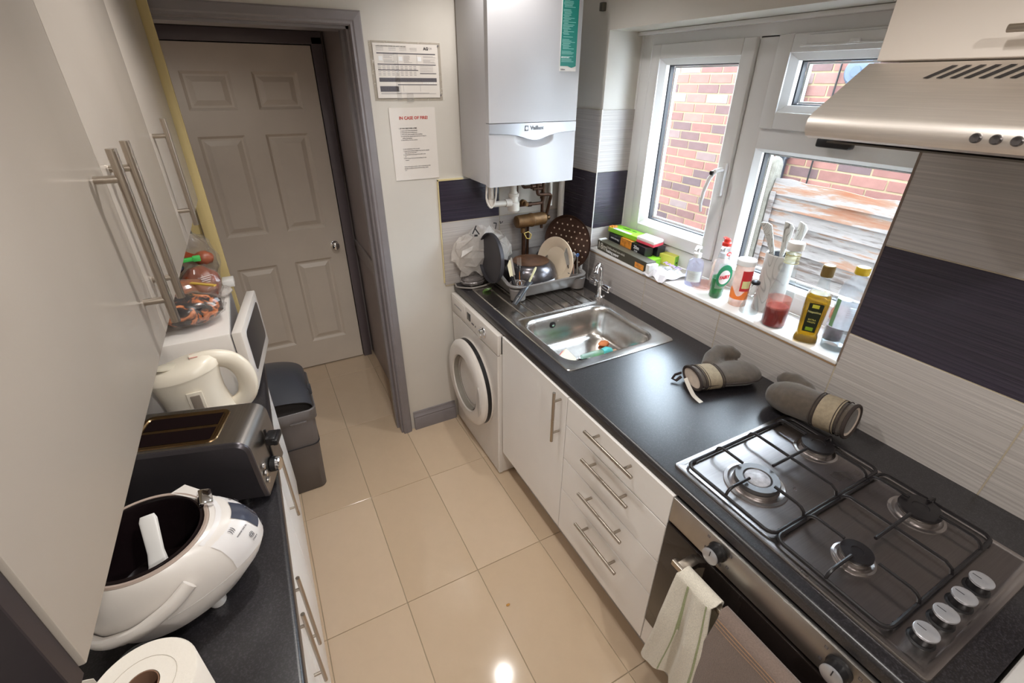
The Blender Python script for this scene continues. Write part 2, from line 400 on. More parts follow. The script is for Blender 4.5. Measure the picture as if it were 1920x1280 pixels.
def rrect(x0, x1, y0, y1, r, z, n=5):
    pts = []
    for cx, cy, a0 in ((x1 - r, y1 - r, 0), (x0 + r, y1 - r, 90), (x0 + r, y0 + r, 180), (x1 - r, y0 + r, 270)):
        for i in range(n + 1):
            a = math.radians(a0 + 90 * i / n); pts.append(Vector((cx + r * math.cos(a), cy + r * math.sin(a), z)))
    return pts
def arc(c, r, a0, a1, n, f):
    return [f(c[0] + r * math.cos(math.radians(a0 + (a1 - a0) * i / n)), c[1] + r * math.sin(math.radians(a0 + (a1 - a0) * i / n))) for i in range(n + 1)]
def bar_handle(p0, p1, out, m, parent, name='handle', r=0.0062, stand=0.032, inset=0.04):
    """T-bar pull: rod p0-p1 standing `stand` off the door, two posts"""
    p0 = Vector(p0); p1 = Vector(p1); out = Vector(out); d = (p1 - p0).normalized()
    b = MB().cyl(p0, p1, r, seg=16)
    for q in (p0 + d * inset, p1 - d * inset): b.cyl(q, q - out * stand, r * 0.8, seg=12)
    return b.build(name, m, parent)

# ================================================================== SETTING
def grid_tiles(parent, name, m, a_edges, b_edges, make, gap=0.0015):
    """share one mesh per tile size"""
    cache = {}
    for i in range(len(a_edges) - 1):
        for j in range(len(b_edges) - 1):
            make(a_edges[i] + gap, a_edges[i + 1] - gap, b_edges[j] + gap, b_edges[j + 1] - gap)
def tile(parent, name, m, lo, hi, cache={}):
    lo = Vector(lo); hi = Vector(hi); d = hi - lo; key = (round(d.x, 4), round(d.y, 4), round(d.z, 4), m.name)
    if key not in cache:
        mb = MB().box(-d / 2, d / 2, 0.0012, 1); me = bpy.data.meshes.new(name); mb.bm.to_mesh(me); mb.bm.free(); me.materials.append(m); cache[key] = me
    o = bpy.data.objects.new(name, cache[key]); COL.objects.link(o); o.parent = parent
    o.location = (lo + hi) / 2 - (parent.location if parent else Vector((0, 0, 0)))
    return o

# floor: grout bed and every tile
floor = struct('floor', MB().box((-2.4, -3.7, -0.12), (0.1, 1.6, -0.004)), GROUT)
floor_x = [-1.6608 - 0.3115 * 2 + 0.3115 * i for i in range(8)]
floor_y = [-0.4166 + 0.6182 * j for j in range(-5, 4)]
for i in range(7):
    for j in range(8):
        x0, x1 = max(floor_x[i], -2.39), min(floor_x[i + 1], 0.08); y0, y1 = max(floor_y[j], -3.6), min(floor_y[j + 1], 1.55)
        if x1 < -1.75 or x0 > -0.5 or x1 - x0 < 0.03 or y1 - y0 < 0.03: continue
        tile(floor, 'floor_tile', FLOORT, (x0 + .0012, y0 + .0012, -0.010), (x1 - .0012, y1 - .0012, 0.0))
MB().box((-2.38, -3.6, -0.009), (-1.975, 1.5, -0.002)).build('floor_edge', GROUT, floor)

CEILZ = 2.42
struct('ceiling', MB().box((-2.4, -3.7, CEILZ), (0.3, 1.3, CEILZ + 0.12)), CEIL)

# wall on the window side, plaster with the window opening
WY0, WY1, WZ0, WZ1 = -1.602, -0.275, 1.062, 2.046
wr = MB()
wr.box((0.009, -3.7, -0.1), (0.30, WY0, CEILZ)); wr.box((0.009, WY1, -0.1), (0.30, 0.20, CEILZ))
wr.box((0.009, WY0, -0.1), (0.30, WY1, WZ0 - 0.012)); wr.box((0.009, WY0, WZ1), (0.30, WY1, CEILZ))
wall_right = struct('wall_right', wr, WHITE_PLASTER, smooth=False)
# grout bed and tiles
Z = [0.885, 1.1724, 1.4512, 1.734, 2.016]
Y = [-3.33, -2.90, -2.468, -2.036, -1.602]
MB().box((0.0015, -3.4, 0.885), (0.0095, WY0 - 0.0015, 2.014)).box((0.0015, WY0 - 0.0015, 0.885), (0.0095, WY1, WZ0 - 0.010)).box((0.0015, WY1, 0.885), (0.0095, 0.008, 1.733)).build('grout_bed', GROUT, wall_right)
G = 0.0016
for j in range(4):
    for i in range(4):
        tile(wall_right, 'wall_tile', TILE_B if j == 1 else TILE_W, (0.0, Y[i] + G, Z[j] + G), (0.008, Y[i + 1] - G, Z[j + 1] - G))
for y0, y1 in ((-1.602, -1.147), (-1.147, -0.719), (-0.719, -0.277)):
    tile(wall_right, 'wall_tile', TILE_W, (0.0, y0 + G, Z[0] + G), (0.008, y1 - G, WZ0 - 0.011))
for j in range(3):
    tile(wall_right, 'wall_tile', TILE_B if j == 1 else TILE_W, (0.0, -0.277 + G, Z[j] + G), (0.008, 0.0, Z[j + 1] - G))
# tiles lining the far reveal
for j in range(3):
    z0 = max(Z[j], WZ0 + 0.008)
    tile(wall_right, 'reveal_tile', TILE_B if j == 1 else TILE_W, (0.0015, -0.283, z0 + G), (0.205, -0.275, Z[j + 1] - G))
MB().box((-0.001, -0.284, 0.888), (0.003, -0.2805, 1.733)).build('tile_edge_trim', WHITEP, wall_right)
MB().box((-0.001, -1.606, 1.07), (0.003, -1.600, 1.735)).build('tile_edge_trim', flat('taupe_trim', 120, 104, 92), wall_right)
MB().box((-0.002, WY0, WZ0 - 0.011), (0.006, WY1, WZ0 - 0.006)).build('tile_edge_trim', flat('tan_trim', 150, 122, 92), wall_right)

# end wall with its doorway opening
OX0, OX1, OZ = -1.86, -1.055, 2.035      # opening
we = MB()
we.box((OX1, 0.008, -0.1), (0.009, 0.14, CEILZ)); we.box((-2.4, 0.008, -0.1), (OX0, 0.14, CEILZ)); we.box((OX0, 0.008, OZ), (OX1, 0.14, CEILZ))
wall_back = struct('wall_back', we, WHITE_PLASTER, smooth=False)
MB().box((-0.728, 0.0015, 0.88), (0.0, 0.0085, 1.423)).build('grout_bed', GROUT, wall_back)
for x0, x1, z0, z1, m in ((-0.730, -0.402, 0.885, 1.222, TILE_W), (-0.402, -0.003, 0.885, 1.222, TILE_W), (-0.730, -0.402, 1.222, 1.425, TILE_B)):
    tile(wall_back, 'wall_tile', m, (x0 + G, 0.0, z0 + G), (x1 - G, 0.008, z1 - G))
MB().box((-0.400, 0.0, 1.224), (-0.003, 0.0085, 1.42)).build('bare_wall_patch', flat('bare_plaster', 196, 186, 174, 0.8), wall_back)
# cream filler bead round the tiles and boiler
MB().box((-0.735, -0.001, 1.424), (-0.60, 0.009, 1.431)).box((-0.735, -0.001, 0.90), (-0.7300, 0.009, 1.430)).build('filler_bead', flat('yellowed_sealant', 214, 198, 150), wall_back)

# grey moulded skirting
def skirting(name, x0, x1, y, sgn=1):
    pr = [(y, 0), (y - 0.022, 0), (y - 0.022, 0.075), (y - 0.017, 0.083), (y - 0.019, 0.090), (y - 0.008, 0.105), (y - 0.007, 0.118), (y, 0.120)]
    return struct(name, MB().prism(pr, 'x', x0, x1), GREY_PAINT)
skirting('baseboard_back', -0.985, -0.72, 0.008)

# door casing (grey) round the opening, mitred mouldings with stepped edge
tr = sroot('trim_1', (-1.0, 0.0, 0.0))
prof = [(0.0, 0.008), (0.0, -0.012), (0.006, -0.018), (0.014, -0.016), (0.020, -0.019), (0.046, -0.014), (0.052, -0.006), (0.052, 0.008)]
def casing(pts2, name):
    # sweep profile along a path of (x,z) corners; offset direction = outward
    rings = []
    for (x, z), (ox, oz) in pts2:
        rings.append([Vector((x + ox * a, b, z + oz * a)) for a, b in prof])
    return rings
mb = MB().loft(casing([((OX1 - 0.002, 0.0), (1, 0)), ((OX1 - 0.002, OZ - 0.002), (1, 1))], 'c'))
mb.build('casing_upright', GREY_PAINT, tr)
mb = MB().loft(casing([((OX0 + 0.002, OZ - 0.002), (-1, 1)), ((OX1 - 0.002, OZ - 0.002), (1, 1))], 'c')); mb.build('casing_head', GREY_PAINT, tr)
mb = MB().loft(casing([((OX0 + 0.002, 0.0), (-1, 0)), ((OX0 + 0.002, OZ - 0.002), (-1, 1))], 'c')); mb.build('casing_upright', GREY_PAINT, tr)
# jamb linings and stop bead
mb = MB().box((OX1 - 0.012, 0.0, 0.0), (OX1 + 0.001, 0.145, OZ)).box((OX1 - 0.024, 0.055, 0.0), (OX1 - 0.010, 0.095, OZ - 0.01)); mb.build('jamb', GREY_PAINT, tr)
mb = MB().box((OX0 - 0.001, 0.0, 0.0), (OX0 + 0.012, 0.145, OZ)); mb.build('jamb', GREY_PAINT, tr)
mb = MB().box((OX0, 0.0, OZ - 0.012), (OX1, 0.145, OZ + 0.001)); mb.build('head_lining', GREY_PAINT, tr)

struct('wall_exterior_skyblock', MB().box((0.01, -6.0, CEILZ + 0.13), (0.33, 6.0, 5.6)).box((0.01, 0.21, -0.3), (0.31, 6.0, CEILZ + 0.13)), flat('pale_render', 200, 190, 180, 0.9), smooth=False)  # unseen upper house wall, added to cut skylight on the brick
struct('wall_hall', MB().box((-2.1, 1.16, -0.1), (-0.8, 1.30, 2.4)), GREY_DARK, smooth=False)
# recess behind: side walls, far wall, low ceiling
AX0, AX1, AY, AZ = -1.95, -0.985, 1.05, 2.10
struct('wall_recess_right', MB().box((AX1, 0.14, -0.1), (AX1 + 0.1, 1.3, AZ)), GREY_WALL, smooth=False)
struct('wall_recess_left', MB().box((AX0 - 0.1, 0.14, -0.1), (AX0, 1.3, AZ)), GREY_WALL, smooth=False)
struct('wall_recess_far', MB().box((AX0, AY + 0.03, -0.1), (-1.86, 1.3, AZ)).box((-1.005, AY + 0.03, -0.1), (AX1, 1.3, AZ)).box((-1.86, AY + 0.03, 2.04), (-1.005, 1.3, AZ)), GREY_WALL, smooth=False)
struct('ceiling_recess', MB().box((AX0, 0.14, AZ), (AX1, 1.3, AZ + 0.1)), flat('recess_ceiling', 150, 136, 118, 0.6), smooth=False)
struct('trim_2', MB().box((AX1 - 0.012, 0.15, 0.86), (AX1 + 0.001, 1.03, 0.90), 0.004).box((AX1 - 0.008, 0.15, 0.80), (AX1 + 0.001, 1.03, 0.858), 0.003), flat('dado_pale_grey', 158, 150, 148, 0.4))
# door frame
fr = sroot('trim_3', (-1.0, 1.04, 0.0))
MB().box((-1.062, 1.015, 0), (-1.004, 1.10, 2.06), 0.004).build('frame_upright', GREY_DARK, fr)
MB().box((-1.90, 1.015, 0), (-1.836, 1.10, 2.06), 0.004).build('frame_upright', GREY_DARK, fr)
MB().box((-1.90, 1.015, 2.022), (-1.004, 1.10, 2.085), 0.004).build('frame_head', GREY_DARK, fr)
# six panel door
DX0, DX1, DY = -1.832, -1.066, 1.030
door = sroot('door_1', (-1.45, DY, 0.0))
cols = [(-1.735, -1.502), (-1.396, -1.163)]
rows = [(1.700, 1.888), (1.005, 1.572), (0.205, 0.800)]
def panel_rings(x0, x1, z0, z1):
    L = []
    for ins, dep in ((0.0, 0.0), (0.006, 0.006), (0.014, 0.013), (0.024, 0.013), (0.050, 0.001)):
        L.append([Vector((x0 + ins, DY + dep, z0 + ins)), Vector((x1 - ins, DY + dep, z0 + ins)), Vector((x1 - ins, DY + dep, z1 - ins)), Vector((x0 + ins, DY + dep, z1 - ins))])
    return L
slab = MB()
xs = [DX0, cols[0][0], cols[0][1], cols[1][0], cols[1][1], DX1]; zs = [0.008, rows[2][0], rows[2][1], rows[1][0], rows[1][1], rows[0][0], rows[0][1], 2.018]
for i in range(5):
    for j in range(7):
        if i in (1, 3) and j in (1, 3, 5): continue
        slab.quad((xs[i], DY, zs[j]), (xs[i + 1], DY, zs[j]), (xs[i + 1], DY, zs[j + 1]), (xs[i], DY, zs[j + 1]))
slab.box((DX0, DY + 0.014, 0.008), (DX1, DY + 0.044, 2.018)); slab.box((DX1 - 0.001, DY, 0.008), (DX1, DY + 0.02, 2.018)); slab.box((DX0, DY, 2.017), (DX1, DY + 0.02, 2.018))
slab.build('door_slab', DOORPAINT, door)
for (x0, x1) in cols:
    for (z0, z1) in rows:
        MB().loft(panel_rings(x0, x1, z0, z1), cap0=False, cap1=True).build('door_panel', DOORPAINT, door, ang=20)
MB().lathe([(0.024, 0), (0.024, 0.004), (0.012, 0.006), (0.010, 0.026), (0.020, 0.034), (0.0255, 0.046), (0.022, 0.058), (0.010, 0.063), (0.0, 0.0635)], (-1.128, DY, 0.885), axis=(0, -1, 0)).build('door_knob', CHROME, door)

# rest of the room: left wall and wall behind the camera
struct('wall_left', MB().box((-2.4, -3.7, -0.1), (-2.10, 0.008, CEILZ)), WHITE_PLASTER, smooth=False)
struct('wall_front', MB().box((-2.4, -3.8, -0.1), (0.3, -3.62, CEILZ)), WHITE_PLASTER, smooth=False)

# ------------------------------------------------------------------ window (frame face at x = 0.20)
win = sroot('window_1', (0.22, -0.94, WZ0))
FX = 0.20
def ring_frame(mb, y0, y1, z0, z1, w, x0, x1, bev=0.004, wb=None):
    """picture frame of four mitred bars, w wide"""
    wb = w if wb is None else wb
    mb.box((x0, y0, z0), (x1, y0 + w, z1), bev); mb.box((x0, y1 - w, z0), (x1, y1, z1), bev)
    mb.box((x0, y0 + w * 0.98, z1 - w), (x1, y1 - w * 0.98, z1), bev); mb.box((x0, y0 + w * 0.98, z0), (x1, y1 - w * 0.98, z0 + wb), bev)
    return mb
MY0, MY1 = -0.984, -0.900       # mullion
mb = MB(); ring_frame(mb, WY0 + 0.002, WY1 - 0.010, WZ0 + 0.008, WZ1, 0.062, FX, FX + 0.06, wb=0.082)
mb.box((FX, MY0, WZ0 + 0.08), (FX + 0.06, MY1, WZ1 - 0.05), 0.004)
mb.box((FX, WY0 + 0.05, 1.628), (FX + 0.06, MY0 + 0.003, 1.700), 0.004)
mb.build('outer_frame', UPVC, win)
mb = MB().box((FX - 0.002, WY1 - 0.012, WZ0 + 0.01), (FX + 0.02, WY1, WZ1)).box((FX - 0.03, WY0, WZ1 - 0.016), (FX + 0.01, WY1, WZ1 - 0.001), 0.003); mb.build('cover_bead', UPVC, win)
def sash(y0, y1, z0, z1, name, w=0.078):
    s = MB(); ring_frame(s, y0, y1, z0, z1, w * 0.72, FX - 0.016, FX + 0.045, 0.005)
    # sloping glazing bead
    i0 = w * 0.70; i1 = w
    A = [(y0 + i0, z0 + i0), (y1 - i0, z0 + i0), (y1 - i0, z1 - i0), (y0 + i0, z1 - i0)]; B = [(y0 + i1, z0 + i1), (y1 - i1, z0 + i1), (y1 - i1, z1 - i1), (y0 + i1, z1 - i1)]
    s.loft([[Vector((FX - 0.012, a, b)) for a, b in A], [Vector((FX + 0.010, a, b)) for a, b in B], [Vector((FX + 0.030, a, b)) for a, b in B]], False, False)
    f = s.build(name, UPVC, win)
    return f, (y0 + i1, y1 - i1, z0 + i1, z1 - i1)
def spacer(parent, r, d=0.004):
    y0, y1, z0, z1 = r; s = MB(); A = [(y0, z0), (y1, z0), (y1, z1), (y0, z1)]; B = [(y0 + d, z0 + d), (y1 - d, z0 + d), (y1 - d, z1 - d), (y0 + d, z1 - d)]
    s.loft([[Vector((FX + 0.030, a, b)) for a, b in A], [Vector((FX + 0.034, a, b)) for a, b in B], [Vector((FX + 0.056, a, b)) for a, b in B]], False, False)
    s.build('gasket', BLACKRUB, parent)
    p = MB().box((FX + 0.038, y0, z0), (FX + 0.042, y1, z1)); p.build('pane', PANE, parent, smooth=False)
    m2 = d * 1.2; w2 = MB(); C_ = [(y0 + m2, z0 + m2), (y1 - m2, z0 + m2), (y1 - m2, z1 - m2), (y0 + m2, z1 - m2)]; D_ = [(a + (0.006 if i in (0, 3) else -0.006), b + (0.006 if i < 2 else -0.006)) for i, (a, b) in enumerate(C_)]
    w2.loft([[Vector((FX + 0.057, a, b)) for a, b in C_], [Vector((FX + 0.059, a, b)) for a, b in D_], [Vector((FX + 0.075, a, b)) for a, b in D_]], False, False); w2.build('outer_bead', UPVC, parent)
f, r = sash(-0.898, -0.363, 1.158, 1.992, 'side_sash'); spacer(f, r)
f2, r2 = sash(-1.545, -0.984, 1.700, 1.992, 'top_sash'); spacer(f2, r2)
# fixed pane with bead
s = MB(); A = [(-1.545, 1.142), (-0.984, 1.142), (-0.984, 1.630), (-1.545, 1.630)]; B = [(a + (0.020 if i in (0, 3) else -0.020), b + (0.020 if i < 2 else -0.014)) for i, (a, b) in enumerate(A)]
s.loft([[Vector((FX + 0.001, a, b)) for a, b in A], [Vector((FX + 0.018, a, b)) for a, b in B], [Vector((FX + 0.030, a, b)) for a, b in B]], False, False)
f3 = s.build('fixed_bead', UPVC, win); spacer(f3, (B[0][0], B[1][0], B[0][1], B[2][1]))
# sash handle: back plate, curved lever, keyhole button
mb = MB().box((FX - 0.030, -0.893, 1.435), (FX - 0.014, -0.868, 1.565), 0.005)
mb.tube([(FX - 0.03, -0.880, 1.54), (FX - 0.060, -0.872, 1.535), (FX - 0.070, -0.858, 1.505), (FX - 0.070, -0.842, 1.45), (FX - 0.066, -0.834, 1.40), (FX - 0.056, -0.833, 1.365)], [0.011, 0.011, 0.011, 0.010, 0.009, 0.007], flat=0.75)
mb.build('handle', UPVC, f)
MB().cyl((FX - 0.072, -0.868, 1.528), (FX - 0.080, -0.868, 1.528), 0.008).build('lock_button', BLACKP, f)
MB().box((FX - 0.050, -1.345, 1.662), (FX - 0.016, -1.235, 1.690), 0.006).box((FX - 0.030, -1.31, 1.683), (FX - 0.016, -1.26, 1.73), 0.004).build('black_handle', BLACKP, f2, )
MB().box((FX - 0.030, -1.53, 1.955), (FX - 0.014, -1.095, 1.985), 0.006).box((FX - 0.034, -1.53, 1.951), (FX - 0.026, -1.08, 1.957), 0.002).box((FX - 0.038, -1.27, 1.955), (FX - 0.028, -1.24, 1.966), 0.003).build('vent_cover', UPVC, f2)
# sill board
struct('window_sill', MB().box((-0.002, WY0 + 0.001, WZ0 - 0.006), (FX + 0.005, WY1 - 0.001, WZ0 + 0.008), 0.003), SILLM, win)

# ------------------------------------------------------------------ outside
bw = sroot('wall_neighbour', (2.05, 0.0, -0.3))
tag(bw, 'red brick wall of the neighbouring building seen through the window', None)
MB().box((2.0515, -3.2, -0.3), (2.30, 4.0, 1.990)).build('mortar_bed', MORTAR, bw, smooth=False)
me = None
BP, BZ = 0.225, 0.075
z = 0.565; row = 0; cnt = 0
while z < 1.93:
    y = -1.42 + (BP / 2 if row % 2 else 0)
    while y < 1.95:
        # the stretch a viewer could see: narrower low down
        vis = (y > 0.25) or (z > 1.15 and y < 0.4)
        if vis and cnt < 300:
            b = tile(bw, 'brick', BRICK, (2.046, y + 0.0065, z + 0.0065), (2.075, y + BP - 0.0065, z + BZ - 0.0065)); cnt += 1
            b.location.x += random.uniform(-0.002, 0.002); b.location.z += random.uniform(-0.001, 0.001)
        y += BP
    z += BZ; row += 1
struct('wall_coping', MB().box((2.04, -3.2, 1.990), (2.32, 4.0, 2.000), 0.002), flat('pale_coping', 236, 236, 238, 0.6))
struct('yard_ground', MB().box((0.30, -3.5, -0.4), (5.0, 4.2, -0.15)), GROUND, smooth=False)
# down-pipe, cable and round vent on the brick wall
dp = thing('drainpipe', 'black drainpipe with bracket on the brick wall behind the concrete post', 'drainpipe', (2.0, 0.09, 0.0))
MB().cyl((2.0, 0.085, -0.15), (2.0, 0.085, 1.86), 0.034).cyl((2.0, 0.085, 1.86), (2.0, 0.20, 1.90), 0.03).build('pipe', flat('weathered_black_pipe', 40, 42, 48), dp)
MB().cyl((2.0, 0.085, 1.36), (2.0, 0.085, 1.44), 0.045).build('collar', flat('pipe_bracket', 36, 38, 44), dp)
MB().box((1.99, 0.02, 1.60), (2.05, 0.15, 1.64), 0.004).build('bracket', flat('pipe_bracket_b', 36, 38, 44), dp)
MB().cyl((2.0, 0.185, 0.6), (2.0, 0.185, 1.66), 0.025).build('side_pipe', flat('dark_pipe', 38, 37, 40), dp)
o = MB().tube([(2.03, -0.128, z_) for z_ in (0.0, 0.8, 1.4, 1.8, 2.30)], 0.006, seg=8).build('wall_cable', BLACKP); tag(o, 'thin dark cable running straight down the brick wall', 'cable')
o = MB().tube([(1.98, 0.20, 1.76), (1.96, 0.05, 1.715), (1.97, -0.15, 1.655), (1.99, -0.4, 1.58)], 0.006, seg=8).build('white_cable', flat('white_cable', 236, 232, 226)); tag(o, 'thin white cable slanting across the brick wall by the drainpipe', 'cable')
vc = thing('vent_cover', 'round blue-grey vent cover high on the brick wall', 'vent', (2.04, -0.25, 1.80))
VCM = flat('blue_grey_cover', 84, 98, 118)
MB().lathe([(0.085, 0), (0.085, 0.02), (0.07, 0.035), (0.0, 0.04)], (2.046, -0.245, 1.915), axis=(-1, 0, 0)).build('cover', VCM, vc)
MB().cyl((2.004, -0.245, 1.915), (1.995, -0.245, 1.915), 0.03).build('boss', flat('blue_grey_boss', 76, 90, 108), vc)
# concrete fence post and lapped panel
fp = thing('fence_post', 'tall rough concrete fence post with rounded top outside the window', 'fence post', (1.30, -0.32, -0.15))
rings = []
for zz, w, off in ((-0.15, 0.052, 0), (0.5, 0.051, 0), (1.20, 0.050, 0), (1.36, 0.049, 0.0), (1.415, 0.044, -0.006), (1.448, 0.030, -0.012), (1.460, 0.012, -0.016)):
    rings.append([Vector((1.305 + a * w, -0.318 + off + b * w, zz)) for a, b in ((-1, -.75), (-.75, -1), (.75, -1), (1, -.75), (1, .75), (.75, 1), (-.75, 1), (-1, .75))])
MB().loft(rings).build('shaft', CONC, fp)
MB().box((1.236, -0.285, 0.2), (1.252, -0.268, 1.06), 0.003).build('bent_strip', flat('rusted_strip', 104, 96, 84, 0.8), fp)
fe = thing('wooden_fence', 'weathered wooden fence of flaking whitewashed boards beside the concrete post', 'fence', (1.30, -0.95, 0.1))
zt = 1.338; k = 0
while zt > 0.22:
    h = 0.096; yl, yr = -1.90, -0.374
    dz = random.uniform(-0.002, 0.002); x = 1.290
    if k == 0:
        n = 16; mb = MB(); rings = []
        for i in range(n + 1):
            y = yr + (yl - yr) * i / n; top = zt - 0.004 + 0.007 * math.sin(i * 1.9) + (0.008 if i < 4 else -0.002)
            rings.append([Vector((x - 0.012, y, zt - h + 0.012)), Vector((x, y, zt - h + 0.012)), Vector((x + 0.016, y, top)), Vector((x + 0.006, y, top))])
        mb.loft(rings)
    else:
        mb = MB()
        mb.loft([[Vector((x - 0.012, y, zt - h + 0.010 + dz)), Vector((x, y, zt - h + 0.010 + dz)), Vector((x + 0.018, y, zt)), Vector((x + 0.010, y, zt))] for y in (yl, (yl + yr) / 2, yr)])
    o = mb.build('board', BOARDM, fe, smooth=False)
    zt -= 0.078; k += 1
MB().box((1.268, -0.410, 0.2), (1.277, -0.378, 1.27), 0.002).build('end_batten', BOARDM, fe)
for yb in (-1.72, -0.98): MB().box((1.312, yb, 0.2), (1.332, yb + 0.04, 1.30)).build('rear_batten', BOARDM, fe)

# metal clip on the plaster above the window
o = MB().box((-0.012, -0.236, 2.118), (0.010, -0.212, 2.150), 0.003).build('wall_clip', flat('dull_metal_clip', 96, 92, 82, 0.5, metal=0.6), ang=30); tag(o, 'small square metal clip fixed to the plaster above the window', 'clip')

# ================================================================== RIGHT RUN
ZT = 0.888; WF = -0.682        # worktop top and front edge
# ---- worktop: one slab with the sink cut out, bull-nosed front
wt = MB()
def wt_block(y0, y1, x0=WF, x1=-0.001):
    if x0 == WF:
        r = 0.012; pr = [(x1, ZT - 0.038), (x0 + 0.004, ZT - 0.038), (x0, ZT - 0.034), (x0, ZT - r)]
        for i in range(1, 6):
            a = math.radians(180 - 90 * i / 5); pr.append((x0 + r + r * math.cos(a), ZT - r + r * math.sin(a)))
        pr.append((x1, ZT)); wt.prism(pr, 'y', y0, y1)
    else: wt.box((x0, y0, ZT - 0.038), (x1, y1, ZT))
wt_block(-2.262, -0.998); wt_block(-0.578, -0.003)
wt_block(-0.998, -0.578, WF, -0.612); wt.box((-0.128, -0.998, ZT - 0.038), (-0.001, -0.578, ZT))
worktop = wt.build('worktop', WORKTOP, ang=40)
tag(worktop, 'long black speckled worktop under the window holding the sink and hob', 'worktop')

# ---- washing machine
WMX, WY_0, WY_1 = -0.705, -0.578, -0.012
wm = thing('washing_machine', 'white front-loading washing machine under the worktop by the end wall', 'washing machine', (-0.42, -0.295, 0.0))
mb = MB().box((WMX + 0.012, WY_0, 0.012), (-0.12, WY_1, 0.842), 0.006)
mb.loft([[Vector((x, y, z)) for y, z in ((WY_0 + i, 0.012 + i), (WY_1 - i, 0.012 + i), (WY_1 - i, 0.735), (WY_0 + i, 0.735))] for x, i in ((WMX + 0.02, 0.0), (WMX + 0.004, 0.001), (WMX, 0.006))])
body = mb.build('body', WHITEAPP, wm)
mb = MB().box((WMX - 0.001, WY_0, 0.739), (WMX + 0.03, WY_1, 0.845), 0.006); cp = mb.build('control_panel', WHITEAPP, wm)
MB().box((WMX - 0.003, -0.205, 0.752), (WMX + 0.002, -0.028, 0.838), 0.003).build('detergent_drawer', WHITEAPP, wm)
MB().box((WMX - 0.004, -0.160, 0.792), (WMX - 0.002, -0.060, 0.800), 0.001).build('brand_strip', INKL, cp)
MB().box((WMX - 0.0035, -0.272, 0.782), (WMX, -0.232, 0.822), 0.002).build('display', SCREEN, wm)
mb = MB()
for i, yy in enumerate((-0.290, -0.300, -0.310, -0.332)): mb.box((WMX - 0.003, yy - 0.003, 0.778), (WMX, yy + 0.003, 0.786), 0.0005)
mb.build('button', INK, cp)
kb = MB().lathe([(0.030, 0), (0.029, 0.006), (0.024, 0.010), (0.022, 0.024), (0.019, 0.027), (0, 0.027)], (WMX, -0.425, 0.792), axis=(-1, 0, 0)).build('dial', CHROME, wm)
# door: thick ring, dark seal, glass bowl
DC = (WMX, -0.290, 0.440)
mb = MB(); mb.lathe([(0.238, 0.0), (0.242, 0.006), (0.238, 0.010), (0.0, 0.010)], DC, seg=48, axis=(-1, 0, 0)); mb.build('door_seal_recess', WHITEAPP, wm)
mb = MB(); prof_ = [(0.150, 0.020), (0.150, 0.052), (0.158, 0.062), (0.200, 0.064), (0.222, 0.058), (0.236, 0.044), (0.236, 0.031), (0.20, 0.030)]
mb.lathe(prof_, DC, seg=56, axis=(-1, 0, 0), cap0=False, cap1=True); dr = mb.build('door_ring', WHITEAPP, wm)
MB().lathe([(0.236, 0.009), (0.236, 0.030), (0.222, 0.030)], DC, seg=56, axis=(-1, 0, 0), cap0=False, cap1=False).build('dark_gap', BLACKP, dr)
MB().lathe([(0.149, 0.058), (0.149, 0.030), (0.130, 0.026), (0.126, 0.034)], DC, seg=48, axis=(-1, 0, 0), cap0=False, cap1=False).build('inner_bezel', flat('grey_bezel', 142, 136, 126, 0.3), dr)
MB().lathe([(0.149, 0.024), (0.126, 0.030), (0.10, 0.020), (0.06, 0.014), (0.0, 0.012)], DC, seg=40, axis=(-1, 0, 0), cap0=False).build('glass_bowl', mat('smoked_glass', C(128, 130, 132), 0.10, var=0.25, vs=9), dr)
MB().prism([(-0.470 + 0.0, 0.40), (-0.470, 0.48), (-0.484, 0.53), (-0.500, 0.50), (-0.506, 0.44), (-0.500, 0.38), (-0.484, 0.35)], 'x', WMX - 0.068, WMX - 0.055).build('door_grip', flat('grip_grey_white', 196, 190, 184), dr)

# ---- base units (white laminate doors, steel T-bars)
XF = -0.689
pl = MB().box((-0.612, -2.262, 0.0), (-0.596, -0.600, 0.148)).build('plinth_board', PLINTH)
tag(pl, 'long white plinth board along the floor under the right-hand units', 'plinth')
def carcass(parent, y0, y1): MB().box((-0.668, y0, 0.150), (-0.02, y1, 0.846)).build('carcass', MATTW, parent, smooth=False)
u = thing('base_cabinet', 'white cupboard with one upright bar handle beneath the sink', 'cabinet', (-0.35, -0.86, 0.15))
carcass_ = MB().box((-0.668, -1.115, 0.150), (-0.02, -1.098, 0.846)).box((-0.668, -0.612, 0.150), (-0.02, -0.595, 0.70)).box((-0.668, -1.10, 0.150), (-0.02, -0.61, 0.168)).build('carcass', MATTW, u, smooth=False)
d = MB().box((XF, -1.1135, 0.165), (-0.670, -0.592, 0.846), 0.0015, 1).build('door', MATTW, u)
bar_handle((XF - 0.034, -1.077, 0.627), (XF - 0.034, -1.077, 0.855 - 0.0), (-1, 0, 0), HANDLE, d)
u = thing('drawer_unit', 'white unit of four drawers with bar handles between sink cupboard and oven', 'drawers', (-0.35, -1.377, 0.15))
carcass(u, -1.636, -1.119)
for z0, z1, hz in ((0.7235, 0.846, 0.838), (0.5620, 0.7205, 0.690), (0.4010, 0.5590, 0.525), (0.165, 0.3980, 0.364)):
    d = MB().box((XF, -1.6365, z0), (-0.670, -1.1175, z1), 0.0015, 1).build('drawer', MATTW, u)
    hz = min(hz, z1 - 0.03) if z1 > 0.8 else hz
    bar_handle((XF - 0.034, -1.507, hz), (XF - 0.034, -1.268, hz), (-1, 0, 0), HANDLE, d)

